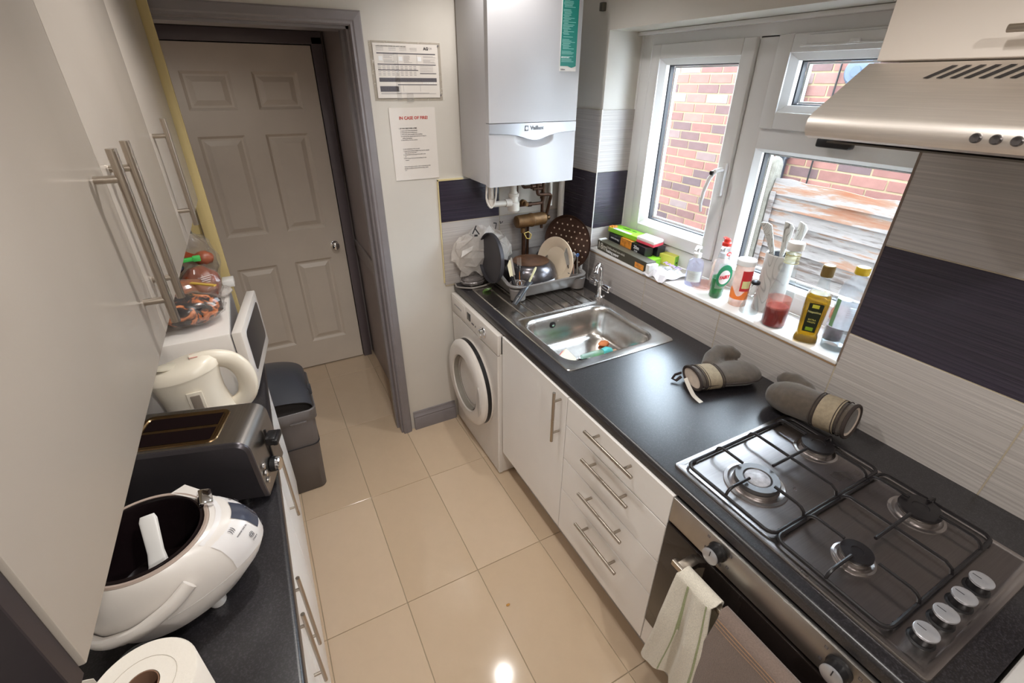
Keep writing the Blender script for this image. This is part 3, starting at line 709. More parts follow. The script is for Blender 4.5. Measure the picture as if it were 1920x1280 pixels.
# ---- oven
ov = thing('oven', 'built-in oven with steel control panel and dark glass door below the hob', 'oven', (-0.4, -1.94, 0.15))
OY0, OY1 = -2.232, -1.6395
MB().box((-0.668, OY0, 0.17), (-0.05, OY1, 0.846)).build('casing', flat('oven_casing', 70, 68, 68), ov, smooth=False)
pnl = MB().box((XF - 0.002, OY0, 0.757), (-0.668, OY1, 0.846), 0.002).build('control_panel', STEEL, ov)
dg_ = MB().box((XF - 0.004, OY0, 0.283), (-0.668, OY1, 0.748), 0.003).build('glass_door', BLACKG, ov)
MB().box((-0.680, OY0, 0.745), (-0.667, OY1, 0.760)).build('vent_gap', BLACKP, ov)
for yy in (-1.800, -2.105):
    k = MB().lathe([(0.026, 0), (0.026, 0.004), (0.0225, 0.008), (0.0215, 0.030)], (XF - 0.002, yy, 0.808), axis=(-1, 0, 0), cap1=False).build('knob', BLACKP, ov)
    MB().lathe([(0.0220, 0.027), (0.0220, 0.031), (0.0205, 0.032), (0, 0.032)], (XF - 0.002, yy, 0.808), axis=(-1, 0, 0), cap0=True).build('knob_cap', SILVERP, k)
    MB().box((XF - 0.0350, yy - 0.001, 0.812), (XF - 0.0335, yy + 0.001, 0.828)).build('pointer', INKD, k)
    mk = MB()
    for a in (-55, 55, 125, 200, 235):
        cy = yy + 0.041 * math.sin(math.radians(a)); cz = 0.808 + 0.036 * math.cos(math.radians(a))
        if abs(cz - 0.802) > 0.040: continue
        q = 0.0035
        for b0, b1 in (((cy - q, cz - q), (cy + q, cz - q + .001)), ((cy - q, cz + q - .001), (cy + q, cz + q)), ((cy - q, cz - q), (cy - q + .001, cz + q)), ((cy + q - .001, cz - q), (cy + q, cz + q))):
            mk.box((XF - 0.0028, b0[0], b0[1]), (XF - 0.0019, b1[0], b1[1]))
    mk.build('dial_mark', INK, pnl, smooth=False)
HX = -0.742
hb = MB().box((HX - 0.009, -2.19, 0.702), (HX + 0.009, -1.722, 0.720), 0.002)
hb.box((HX, -1.765, 0.700), (XF - 0.002, -1.735, 0.722), 0.002).box((HX, -2.175, 0.700), (XF - 0.002, -2.145, 0.722), 0.002)
hb.build('handle', HANDLE, ov)
MB().box((XF, -2.24, 0.165), (-0.670, -1.6395, 0.279), 0.0015, 1).build('bottom_filler', MATTW, ov)

# ---- towels folded over the oven handle
def hang(name, label, y0, y1, zf, m, nfold, amp, flare=0.0, stripes=(), seed=0, skew=0.0, cat='towel'):
    rnd = random.Random(seed); ph = [rnd.uniform(0, 6) for _ in range(4)]
    t = thing(name, label, cat, ((HX), (y0 + y1) / 2, zf))
    def f(u, v, off=0.0):
        # v: 0 back bottom .. 0.22 top .. 1 front bottom
        y = y0 + (y1 - y0) * u
        if v < 0.20: z = 0.55 + (0.722 - 0.55) * (v / 0.20); x = HX + 0.014
        elif v < 0.28:
            a = math.radians(180 * (v - 0.20) / 0.08); x = HX + 0.014 * math.cos(a); z = 0.722 + 0.010 * math.sin(a)
        else:
            k = (v - 0.28) / 0.72; z = 0.722 - (0.722 - zf) * k; x = HX - 0.014
            w = amp * min(1, k * 2.2) * (math.sin(nfold * 6.28 * u + ph[0] + k * 1.3) + 0.4 * math.sin(nfold * 13 * u + ph[1]))
            x += -0.010 - abs(amp) * 1.2 * min(1, k * 2.5) + w - 0.012 * k
            y += flare * k * (u - 0.5) * 2 + skew * k + 0.006 * math.sin(5 * k + ph[2])
            z += 0.012 * math.sin(7 * u + ph[3]) * k
        return Vector((x - off, y, z))
    MB().grid(lambda a, b: f(a, b), 36, 60).build('cloth', m, t, thick=0.005, ang=80)
    for (a0, a1, sm, nm, o_) in stripes:
        if o_: MB().grid(lambda a, b: f(0.004 + 0.992 * a, a0 + (a1 - a0) * b, 0.0034), 40, 3).build(nm, sm, t, ang=80)
        else: MB().grid(lambda a, b: f(a0 + (a1 - a0) * a, 0.24 + 0.755 * b, 0.0034), 4, 60).build(nm, sm, t, ang=80)
    return t
hang('tea_towel', 'cream terry tea towel with thin green lines on the oven handle', -1.872, -1.762, 0.335, TOWELW, 1.6, 0.012, flare=0.035,
     stripes=((0.60, 0.655, TOWELG, 'green_stripe', 0), (0.08, 0.115, TOWELG, 'green_stripe', 0)), seed=3, skew=-0.01)
hang('brown_towel', 'large brown tea towel with tan edge stripes on the oven handle', -2.19, -1.884, 0.20, TOWELB, 1.2, 0.008, flare=0.02,
     stripes=((0.268, 0.274, TOWELS, 'tan_stripe', 1), (0.284, 0.290, TOWELS, 'tan_stripe', 1), (0.300, 0.305, TOWELS, 'tan_stripe', 1), (0.315, 0.319, TOWELS, 'tan_stripe', 1)), seed=5)

# ---- hob
HX0, HX1, HY0, HY1 = -0.642, -0.148, -2.208, -1.577
hob = thing('gas_hob', 'four-burner stainless steel gas hob set into the black worktop', 'hob', (-0.4, -1.89, ZT))
rings = [rrect(HX0 + i, HX1 - i, HY0 + i, HY1 - i, max(0.012 - i, 0.002), z, 5) for i, z in ((0.0, ZT), (0.0, ZT + 0.004), (0.002, ZT + 0.0075), (0.006, ZT + 0.008), (0.016, ZT + 0.0078))]
rings += [rrect(HX0 + 0.020, HX1 - 0.020, HY0 + 0.078, HY1 - 0.020, 0.016, z, 5) if False else rrect(HX0 + 0.018, HX1 - 0.018, HY0 + 0.018, HY1 - 0.018, 0.012, z, 5) for z in (ZT + 0.0062,)]
MB().loft(rings).build('plate', HOBST, hob, ang=40)
HZ = ZT + 0.0062
def burner(x, y, R, kind):
    pr = [(R * 1.32, 0), (R * 1.30, 0.003), (R * 1.16, 0.0045), (R * 1.08, 0.002), (R * 0.98, 0.001), (R * 0.95, 0.006), (R * 0.90, 0.012)]
    b = MB().lathe(pr, (x, y, HZ), seg=40, cap0=False, cap1=True).build('burner', HOBST, hob)
    if kind == 'ring':
        MB().lathe([(R * .92, 0.010), (R * .95, 0.016), (R * .90, 0.024), (R * .60, 0.024), (R * .55, 0.021), (R * .54, 0.018)], (x, y, HZ), seg=40, cap0=True, cap1=True).build('crown', flat('burner_alloy', 92, 90, 90, 0.35, metal=0.7), b)
        MB().lathe([(R * .52, 0.018), (R * .52, 0.023), (R * .46, 0.0255), (0, 0.0265)], (x, y, HZ), seg=36, cap0=False).build('burner_cap', mat('worn_grey_cap', C(170, 170, 176), 0.4, var=0.35, vs=60), b)
    else:
        MB().lathe([(R * .84, 0.010), (R * .86, 0.019)], (x, y, HZ), seg=36, cap0=False, cap1=True).build('crown', flat('burner_alloy_b', 150, 144, 138, 0.4, metal=0.7), b)
        MB().lathe([(R * .98, 0.019), (R * 1.0, 0.022), (R * .97, 0.027), (R * .40, 0.0285), (R * .38, 0.0268), (0, 0.0268)], (x, y, HZ), seg=36, cap0=True).build('burner_cap', IRON, b)
burner(-0.500, -1.737, 0.062, 'ring'); burner(-0.226, -1.731, 0.044, 'cap'); burner(-0.229, -1.996, 0.046, 'cap'); burner(-0.501, -1.995, 0.034, 'cap')
def grate(y0, y1, yc):
    x0, x1 = -0.617, -0.160; zl = HZ + 0.010; zh = HZ + 0.034; r = 0.0042
    g = MB(); loop = [Vector((p.x, p.y, zl)) for p in rrect(x0, x1, y0, y1, 0.022, 0, 4)]
    g.tube(loop, 0.0048, seg=8, closed=True)
    for p in ((x0 + .03, y0), (x1 - .03, y0), (x0 + .03, y1), (x1 - .03, y1)): g.cyl((p[0], p[1], HZ - 0.004), (p[0], p[1], zl), 0.006, seg=8)
    fr_ = g.build('pan_support', IRON, hob)
    def finger(px, py, dx, dy, L):
        pts = [(px, py, zl), (px + dx * 0.004, py + dy * 0.004, zl + 0.014), (px + dx * 0.012, py + dy * 0.012, zh - 0.003), (px + dx * 0.022, py + dy * 0.022, zh), (px + dx * L, py + dy * L, zh)]
        f_ = MB().tube(pts, [r, r, r, r, r * 0.95], seg=8); f_.build('finger', IRON, fr_)
    for xc, L in ((-0.500, 0.085), (-0.228, 0.088)):
        finger(xc, y1, 0, -1, L if xc < -0.4 else 0.09); finger(xc, y0, 0, 1, L)
    finger(x0, yc, 1, 0, 0.085); finger(x1, yc, -1, 0, 0.04)
    xm = -0.362
    pts = [(xm, y0, zl), (xm, y0 + .006, zl + .016), (xm, y0 + .02, zh)] + [(xm, y0 + .02 + (y1 - y0 - .04) * i / 6, zh) for i in range(1, 6)] + [(xm, y1 - .02, zh), (xm, y1 - .006, zl + .016), (xm, y1, zl)]
    MB().tube(pts, r, seg=8).build('centre_bar', IRON, fr_)
    MB().cyl((xm - 0.075, yc, zh + 0.001), (xm + 0.075, yc, zh + 0.001), r, seg=8).build('cross_bar', IRON, fr_)
grate(-1.870, -1.602, -1.734); grate(-2.122, -1.878, -1.997)
for kx in (-0.567, -0.490, -0.414, -0.338):
    k = MB().lathe([(0.024, 0), (0.024, 0.002), (0.0195, 0.004), (0.0185, 0.024)], (kx, -2.160, HZ), seg=28, cap1=True).build('knob', BLACKP, hob)
    MB().lathe([(0.0205, 0.022), (0.0215, 0.024), (0.0215, 0.028), (0.020, 0.029), (0, 0.029)], (kx, -2.160, HZ), seg=32).build('knob_cap', SILVERP, k)
    MB().box((kx - 0.0006, -2.159, HZ + 0.0285), (kx + 0.0006, -2.143, HZ + 0.0296)).build('pointer', INKD, k)
mb = MB(); mb.box((-0.600, -2.1935, HZ), (-0.555, -2.1925, HZ + 0.0004)); mb.box((-0.600, -2.1965, HZ), (-0.575, -2.1955, HZ + 0.0004)); mb.build('badge', INK, hob, smooth=False)

# ---- white appliance past the end of the worktop
ap = thing('white_cabinet', 'white unit standing past the near end of the worktop, bottom right corner', 'cabinet', (-0.35, -2.5, 0.0))
MB().box((-0.66, -2.85, 0.0), (-0.01, -2.268, 0.84), 0.004).build('body', MATTW, ap)
MB().box((-0.68, -2.85, 0.15), (-0.661, -2.268, 0.82), 0.002).build('door', MATTW, ap)

# ---- sink: drainer plus bowl, one pressed sheet
sk = thing('sink', 'stainless steel sink with square bowl and ribbed drainer', 'sink', (-0.355, -0.52, ZT))
SX0, SX1, SY0, SY1 = -0.632, -0.088, -1.030, -0.015
BX0, BX1, BY0, BY1 = -0.600, -0.138, -0.990, -0.585
mb = MB()
n = 6
O = lambda i, z: rrect(SX0 + i, SX1 - i, SY0 + i, SY1 - i, max(0.022 - i, 0.004), z, n)
# rim skirt
mb.loft([O(0, ZT), O(0.0, ZT + 0.003), O(0.004, ZT + 0.006), O(0.012, ZT + 0.0055)], False, False)
# top sheet between rim and bowl hole: strips
zt = ZT + 0.0055
hole = rrect(BX0, BX1, BY0, BY1, 0.075, zt, 10); outer = O(0.012, zt)
ob = mb.bm; 
ov_ = [ob.verts.new(p) for p in outer]; hv_ = [ob.verts.new(p) for p in hole]
es = []
for L in (ov_, hv_):
    for i in range(len(L)): es.append(ob.edges.new((L[i], L[(i + 1) % len(L)])))
bmesh.ops.triangle_fill(ob, edges=es, use_beauty=True)
mb.loft([rrect(BX0 + i, BX1 - i, BY0 + i, BY1 - i, max(0.075 - i * 0.3, 0.03), z, 10) for i, z in ((0, zt), (0.004, zt - 0.001), (0.010, zt - 0.006), (0.016, zt - 0.020), (0.022, zt - 0.09), (0.028, zt - 0.135), (0.040, zt - 0.150), (0.065, zt - 0.156), (0.12, zt - 0.158), (0.17, zt - 0.160))], False, True)
pan = mb.build('sink_body', SINKST, sk, ang=40)
# drainer ribs running away from the bowl
mb = MB()
for i in range(8):
    x = -0.545 + i * 0.054; mb.tube([(x, -0.555, zt), (x, -0.545, zt + 0.0025), (x, -0.20, zt + 0.0025), (x, -0.09, zt)], 0.0035, seg=8)
mb.tube([(-0.59, -0.562, zt), (-0.58, -0.562, zt + 0.002), (-0.15, -0.562, zt + 0.002), (-0.14, -0.562, zt)], 0.003, seg=8)
mb.build('drainer_ribs', SINKST, sk)['kind'] = 'stuff'
oc = Vector((-0.43, -0.6025, ZT - 0.038))
ofl = MB().lathe([(0.016, 0), (0.016, 0.003), (0.012, 0.005), (0, 0.005)], oc, axis=(0, -1, 0.1)).build('overflow', BLACKP, sk)
MB().lathe([(0.006, 0.005), (0.006, 0.007), (0, 0.0075)], oc, axis=(0, -1, 0.1)).build('overflow_boss', CHROME, ofl)
MB().lathe([(0.043, 0), (0.043, 0.002), (0.034, 0.003), (0.03, 0.0), (0, 0.0)], (-0.37, -0.79, zt - 0.1595)).build('drain', CHROME, sk)

# ---- mixer tap
tp = thing('mixer_tap', 'chrome swan-neck mixer tap behind the sink at the tiled wall', 'tap', (-0.085, -0.50, zt))
TX, TY = -0.095, -0.515
MB().lathe([(0.026, 0), (0.026, 0.006), (0.019, 0.010), (0.017, 0.05), (0.020, 0.055), (0.020, 0.075), (0.014, 0.082), (0.011, 0.086)], (TX, TY, zt)).build('base_column', CHROME, tp)
sp = [(TX, TY, zt + 0.08), (TX, TY, zt + 0.13), (TX - 0.003, TY + 0.0, zt + 0.155), (TX - 0.014, TY - 0.006, zt + 0.172), (TX - 0.035, TY - 0.016, zt + 0.178), (TX - 0.056, TY - 0.028, zt + 0.166), (TX - 0.064, TY - 0.034, zt + 0.148)]
MB().tube(sp, [0.0095, 0.0095, 0.0098, 0.0105, 0.0115, 0.0125, 0.013], seg=18).build('spout', CHROME, tp)
MB().cyl((TX - 0.0625, TY - 0.033, zt + 0.151), (TX - 0.065, TY - 0.035, zt + 0.1445), 0.0095).build('aerator', BLACKP, tp)
for s_, L in ((-1, 0.062), (1, 0.055)):
    MB().lathe([(0.011, 0), (0.012, 0.012), (0.0165, 0.016), (0.0175, L), (0.014, L + 0.004), (0, L + 0.004)], (TX, TY + s_ * 0.014, zt + 0.062), axis=(0, s_, 0)).build('lever', CHROME, tp)
MB().tube([(TX, TY + 0.05, zt + 0.075), (TX - 0.003, TY + 0.052, zt + 0.10), (TX - 0.006, TY + 0.054, zt + 0.118)], [0.005, 0.0045, 0.004], seg=10).build('lever_pin', CHROME, tp)

# ================================================================== BOILER AND PIPES
bo = thing('boiler', 'white wall-hung combi boiler with silver band and teal sticker', 'boiler', (-0.385, -0.155, 1.43))
BXa, BXb, BYf, Bz0, Bz1 = -0.604, -0.166, -0.312, 1.436, 2.20
MB().box((BXa, BYf + 0.030, Bz0 + 0.004), (BXb, 0.0, Bz1), 0.004).build('casing', BOILW, bo)
# curved front: slightly bowed in plan
def bow(x): 
    u = (x - (BXa + BXb) / 2) / ((BXb - BXa) / 2); return BYf - 0.006 * (1 - u * u)
def front(z0f, z1f, y_off, n=24):
    rings = []
    for i in range(n + 1):
        x = BXa + 0.001 + (BXb - BXa - 0.002) * i / n; y = bow(x) - y_off
        rings.append([Vector((x, y, z0f(x))), Vector((x, BYf + 0.030, z0f(x))), Vector((x, BYf + 0.030, z1f(x))), Vector((x, y, z1f(x)))])
    return MB().loft(rings)
front(lambda x: 1.694, lambda x: Bz1, 0.0).build('upper_cover', BOILW, bo)
cx_ = (BXa + BXb) / 2
def band_low(x):
    u = (x - cx_) / 0.22; return 1.652 - 0.024 * math.exp(-(u / 0.42) ** 2 * 1.4) - 0.004 * (1 - abs(u))
front(band_low, lambda x: 1.6915, 0.002).build('silver_band', SILVERP, bo)
# lower flap with scooped grip under the band
def lowz1(x): return band_low(x) - 0.0015
mb = MB(); nx, nz = 44, 30
def flap(u, v):
    x = BXa + 0.001 + (BXb - BXa - 0.002) * u; zt_ = lowz1(x); z = Bz0 + (zt_ - Bz0) * v
    d = 0.0; q = ((x - cx_) / 0.095) ** 2 + ((z - 1.628) / 0.034) ** 2
    if q < 1: d = 0.022 * (1 - q) ** 0.7
    return Vector((x, bow(x) + d, z))
mb.grid(flap, 60, 60)
mb.box((BXa + 0.001, BYf + 0.026, Bz0), (BXb - 0.001, BYf + 0.032, 1.65))
for i in range(24):
    pass
front(lambda x: Bz0, lambda x: Bz0 + 0.002, -0.0005).build('lower_edge', BOILW, bo)
mb.build('lower_flap', BOILW, bo, ang=50)
for xa, xb in ((BXa - 0.0005, BXa + 0.002), (BXb - 0.002, BXb + 0.0005)): MB().box((xa, BYf + 0.002, Bz0), (xb, BYf + 0.031, 1.6915)).build('flap_side', BOILW, bo)
text(bo, 'Vaillant', 0.023, (cx_ + 0.010, BYf - 0.0098, 1.671), (1, 0, 0), (0, 0, 1), flat('logo_grey', 126, 126, 130), bold=0.0006)
# round-cornered hare-less badge square before the word
MB().box((cx_ - 0.052, BYf - 0.0095, 1.660), (cx_ - 0.034, BYf - 0.0080, 1.682), 0.003).build('logo_mark', flat('logo_grey2', 126, 126, 130), bo)
MB().lathe([(0.006, 0), (0.006, 0.0006), (0, 0.0006)], (cx_ - 0.043, BYf - 0.0095, 1.671), axis=(0, -1, 0), seg=16).build('logo_dot', SILVERP, bo)
# teal instruction sticker
st = MB().box((-0.272, BYf - 0.0065, 1.886), (-0.190, BYf - 0.0045, 2.19)).build('sticker', PAPER, bo)
MB().prism([(-0.2705, 2.188), (-0.2705, 1.905), (-0.232, 1.905), (-0.222, 1.901), (-0.213, 1.899), (-0.204, 1.901), (-0.1915, 1.905), (-0.1915, 2.188)], 'y', BYf - 0.0072, BYf - 0.0064).build('teal_panel', TEAL, st, smooth=False)
rnd = random.Random(4); mb = MB(); z = 2.178
while z > 1.915:
    if rnd.random() > 0.12:
        L = rnd.uniform(0.35, 0.92); mb.box((-0.266 if rnd.random() > 0.4 else -0.262, BYf - 0.0076, z), (-0.266 + 0.070 * L, BYf - 0.0071, z + 0.0018))
    z -= 0.0046
mb.build('printed_lines', flat('teal_print', 150, 206, 196), st, smooth=False)['kind'] = 'stuff'
text(st, 'IMPORTANT', 0.0075, (-0.268, BYf - 0.0077, 1.936), (1, 0, 0), (0, 0, 1), WHITEINK, cx=False)
text(st, 'Vaillant', 0.008, (-0.268, BYf - 0.0068, 1.8925), (1, 0, 0), (0, 0, 1), INKD, cx=False)

WP = flat('white_waste_pipe', 214, 206, 196, 0.35); CP = COPPER
def pipe(name, label, pts, r, m, cat='pipe', group=None, elbows=None):
    t = thing(name, label, cat, tuple(pts[0]), group)
    MB().tube(pts, r, seg=12).build('tube', m, t)
    if elbows:
        for (p, a, rr, L) in elbows:
            MB().cyl(Vector(p) - Vector(a) * L / 2, Vector(p) + Vector(a) * L / 2, rr, seg=14).build('coupling', m, t)
    return t
def bend(pts, r=0.02, n=4):
    """round the corners of a polyline"""
    P = [Vector(p) for p in pts]; out = [P[0]]
    for i in range(1, len(P) - 1):
        a = (P[i - 1] - P[i]); b = (P[i + 1] - P[i]); q = min(r, a.length / 2.2, b.length / 2.2); a.normalize(); b.normalize()
        p0 = P[i] + a * q; p1 = P[i] + b * q
        for k in range(n + 1):
            t = k / n; out.append(p0.lerp(P[i], t).lerp(P[i].lerp(p1, t), t))
    out.append(P[-1]); return out
pipe('waste_pipe', 'white plastic waste pipe dropping from the boiler left side and turning right', bend([(-0.545, -0.20, 1.44), (-0.545, -0.20, 1.335), (-0.44, -0.20, 1.335)], 0.018), 0.014, WP, elbows=[((-0.545, -0.20, 1.345), (0, 0, 1), 0.018, 0.03), ((-0.455, -0.20, 1.335), (1, 0, 0), 0.018, 0.03)])
pipe('white_flex_hose', 'thin cream cable looped below the boiler beside the waste pipe', bend([(-0.575, -0.22, 1.44), (-0.580, -0.22, 1.36), (-0.555, -0.22, 1.315), (-0.530, -0.22, 1.36), (-0.525, -0.22, 1.44)], 0.03), 0.0045, WP, cat='cable')
t = thing('condensate_trap', 'white plastic trap hanging under the boiler', 'trap', (-0.42, -0.20, 1.28))
MB().lathe([(0.016, 0.16), (0.016, 0.10), (0.022, 0.09), (0.024, 0.05), (0.030, 0.045), (0.030, 0.01), (0.02, 0.0), (0, 0)][::-1], (-0.42, -0.19, 1.285)).build('trap_body', WP, t)
MB().lathe([(0.026, 0), (0.027, 0.012), (0.022, 0.016)], (-0.42, -0.19, 1.36)).build('nut', WP, t)
pipe('copper_pipe', 'aged copper pipe under the boiler bending down and right behind the trap', bend([(-0.375, -0.14, 1.44), (-0.375, -0.14, 1.30), (-0.22, -0.14, 1.30), (-0.22, -0.14, 1.40)], 0.018), 0.008, CP, elbows=[((-0.375, -0.14, 1.42), (0, 0, 1), 0.014, 0.02), ((-0.30, -0.14, 1.30), (1, 0, 0), 0.012, 0.02)])
pipe('copper_pipe', 'aged copper pipe crossing in the middle of the boiler pipework', bend([(-0.325, -0.11, 1.44), (-0.325, -0.11, 1.38), (-0.205, -0.11, 1.38), (-0.205, -0.11, 1.16)], 0.016), 0.008, CP, elbows=[((-0.325, -0.11, 1.42), (0, 0, 1), 0.015, 0.022), ((-0.26, -0.11, 1.38), (1, 0, 0), 0.013, 0.03), ((-0.205, -0.11, 1.33), (0, 0, 1), 0.013, 0.03)])
pipe('copper_pipe', 'aged copper pipe running highest and nearest under the boiler', bend([(-0.285, -0.19, 1.44), (-0.285, -0.19, 1.355), (-0.19, -0.17, 1.345), (-0.19, -0.12, 1.20)], 0.016), 0.008, CP, elbows=[((-0.285, -0.19, 1.42), (0, 0, 1), 0.016, 0.03), ((-0.285, -0.19, 1.385), (1, 0, 0), 0.008, 0.05)])
pipe('copper_pipe', 'aged copper pipe dropping below the brass filter to the worktop', [(-0.285, -0.06, 1.22), (-0.285, -0.06, 0.90)], 0.011, CP)
pipe('copper_pipe', 'thin copper pipe dropping right of the brass filter to the worktop', [(-0.255, -0.05, 1.22), (-0.255, -0.05, 0.90)], 0.008, CP)
pipe('white_pipe', 'white pipe bent down to the right under the boiler', bend([(-0.40, -0.09, 1.405), (-0.145, -0.09, 1.405), (-0.145, -0.09, 1.27)], 0.02), 0.011, WP, elbows=[((-0.35, -0.09, 1.405), (1, 0, 0), 0.015, 0.02)])
pipe('white_pipe', 'thick white pipe running straight down at the right of the boiler', [(-0.075, -0.09, 1.60), (-0.075, -0.09, 0.90)], 0.016, WP)
t = thing('brass_filter', 'aged brass cylinder lying on its side in the boiler pipework', 'filter', (-0.26, -0.12, 1.18))
MB().lathe([(0.020, 0), (0.030, 0.006), (0.033, 0.02), (0.033, 0.085), (0.036, 0.09), (0.036, 0.10), (0.033, 0.104), (0.033, 0.175), (0.024, 0.185), (0.012, 0.19), (0.012, 0.21)], (-0.375, -0.13, 1.215), axis=(1, 0.05, 0), seg=24).build('filter_body', BRASS, t)
MB().cyl((-0.33, -0.13, 1.18), (-0.33, -0.13, 1.155), 0.012).build('drain_cock', BRASS, t)
MB().tube([(-0.34, -0.16, 1.16), (-0.33, -0.17, 1.135), (-0.31, -0.17, 1.13), (-0.30, -0.165, 1.15), (-0.315, -0.16, 1.165)], 0.003, seg=8, closed=True).build('wire_tag', flat('yellow_wire', 176, 150, 60), t)
t = thing('valve', 'brass isolating valve with screw slot among the copper pipes', 'valve', (-0.345, -0.15, 1.33))
MB().lathe([(0.012, 0), (0.012, 0.02), (0.016, 0.022), (0.016, 0.045), (0.010, 0.05)], (-0.345, -0.19, 1.315), axis=(0, 1, 0), seg=12).build('valve_body', BRASS, t)
MB().box((-0.352, -0.196, 1.31), (-0.338, -0.189, 1.322)).build('valve_screw', BRASS, t)

# ================================================================== NOTICES
nt_ = thing('gas_certificate', 'laminated landscape form with grey boxes taped on the wall', 'notice', (-0.835, 0.004, 1.88))
NZ = 0.0065
MB().box((-0.984, NZ - 0.001, 1.772), (-0.679, NZ, 1.990), 0.0004).build('laminate_pouch', clear('laminate_film', (0.97, 0.97, 0.96, 1), gloss=0.3, rough=0.08, diffuse=0.35, dcol=C(222, 214, 204)), nt_)
sh = MB().box((-0.970, NZ - 0.0022, 1.782), (-0.692, NZ - 0.0012, 1.982)).build('sheet', PAPER, nt_, smooth=False)
yy = NZ - 0.0026
def bars(parent, name, m, L):
    b = MB()
    for x0, x1, z0, z1 in L: b.box((x0, yy, z0), (x1, yy + 0.0005, z1))
    b.build(name, m, parent, smooth=False)
X0, X1 = -0.957, -0.704
bars(sh, 'heading_bar', INK, [(X0, X1, 1.9445, 1.9485), (X0, X1, 1.9055, 1.9090), (X0, -0.785, 1.8850, 1.8880), (-0.778, X1, 1.8735, 1.8765), (X0, X1, 1.8430, 1.8580), (-0.880, X1, 1.8310, 1.8340), (X0, -0.877, 1.8060, 1.8270)])
ln = []
rr = random.Random(2)
for z in (1.942, 1.938, 1.934, 1.930, 1.926, 1.922, 1.918, 1.914):
    for a, b in ((-0.930, -0.885), (-0.845, -0.805), (-0.760, X1 + .0)):
        if rr.random() > 0.15: ln.append((a, a + (b - a) * rr.uniform(0.5, 1), z, z + 0.0012))
for z in (1.900, 1.894, 1.889): ln += [(X0 + i * 0.019, X0 + i * 0.019 + 0.012, z, z + 0.0016) for i in range(9)]
for z in (1.879, 1.873, 1.867): ln += [(X0 + i * 0.019, X0 + i * 0.019 + 0.011, z, z + 0.0016) for i in range(9)]
for z in (1.901, 1.896, 1.891, 1.886, 1.881): ln.append((-0.777, -0.718, z, z + 0.001))
for z in (1.800, 1.797): ln.append((X0 + 0.002, X1 - rr.uniform(0, 0.04), z, z + 0.0014))
for z in (1.966, 1.962, 1.957): ln += [(a, a + 0.03, z, z + 0.0011) for a in (X0, -0.905, -0.86, -0.815)]
for x in (-0.872, -0.788): ln.append((x, x + 0.0008, 1.910, 1.944))
for x in (-0.875, -0.857, -0.782): ln.append((x, x + 0.0008, 1.806, 1.830))
bars(sh, 'form_lines', INKL, ln)
bars(sh, 'tick_box', WHITEINK, [(-0.950, -0.934, 1.920, 1.936), (-0.866, -0.850, 1.920, 1.936), (-0.784, -0.768, 1.920, 1.936)] + [(-0.765 + i * 0.008, -0.761 + i * 0.008, 1.836, 1.842) for i in range(7)])
text(sh, 'LANDLORD/HOME OWNER GAS SAFETY RECORD', 0.0056, (X0, yy, 1.9715), (1, 0, 0), (0, 0, 1), INKD, cx=False)
text(sh, 'AG', 0.015, (-0.745, yy, 1.966), (1, 0, 0), (0, 0, 1), INKD, bold=0.0006)
text(sh, 'FOR', 0.010, (-0.727, yy, 1.967), (1, 0, 0), (0, 0, 1), INKL)
bars(nt_, 'clear_tape', clear('sticky_tape', (0.95, 0.95, 0.95, 1), gloss=0.5, rough=0.1, diffuse=0.1), [(-0.888, -0.868, 1.772, 1.95), (-0.845, -0.815, 1.766, 1.80)])
MB().cyl((-0.689, NZ - 0.001, 1.792), (-0.689, NZ - 0.005, 1.792), 0.003, seg=10).cyl((-0.690, NZ - 0.001, 1.978), (-0.690, NZ - 0.005, 1.978), 0.003, seg=10).build('drawing_pin', INK, nt_)

n2 = thing('fire_notice', 'portrait paper notice headed IN CASE OF FIRE below the form', 'notice', (-0.828, 0.004, 1.44))
sh = MB().box((-0.932, NZ - 0.0015, 1.441), (-0.722, NZ, 1.744)).build('sheet', PAPER, n2, smooth=False)
yy = NZ - 0.002
text(sh, 'IN CASE OF FIRE!', 0.0175, (-0.824, yy, 1.7025), (1, 0, 0), (0, 0, 1), REDINK, bold=0.0004)
text(sh, '1. IF YOU DISCOVER A FIRE', 0.0068, (-0.896, yy, 1.661), (1, 0, 0), (0, 0, 1), INKD, cx=False, bold=0.0002)
for i, s_ in enumerate(('1. Leave the room immediately.', '2. Close the doors behind you.', '3. Alert the other people in the building.', '4. Leave by the nearest exit and do not stop to', '    collect belongings.', '5. Dial 999 for the fire service.')):
    text(sh, s_, 0.0062, (-0.890, yy, 1.652 - i * 0.0078), (1, 0, 0), (0, 0, 1), INK, cx=False)
for i, s_ in enumerate(('2. ON HEARING THE ALARM', '1. Leave the building straight away by the nearest', '    way out and stay calm.', '2. Close doors as you go if it is safe to do', '    so.', '3. Do not go back into the building for any', '    reason.')):
    text(sh, s_, 0.0062, (-0.886, yy, 1.575 - i * 0.0078), (1, 0, 0), (0, 0, 1), INK, cx=False)
for i, s_ in enumerate(('Keep exits and corridors clear at all times so that', 'people are able to leave without delay, thank', 'you.')):
    text(sh, s_, 0.0062, (-0.886, yy, 1.500 - i * 0.0078), (1, 0, 0), (0, 0, 1), INK, cx=False)

# ================================================================== HOOD AND CABINET ABOVE
ho = thing('cooker_hood', 'slim stainless cooker hood with slanted front, slots and push buttons', 'cooker hood', (-0.25, -1.90, 1.73))
HY_0, HY_1 = -2.215, -1.600
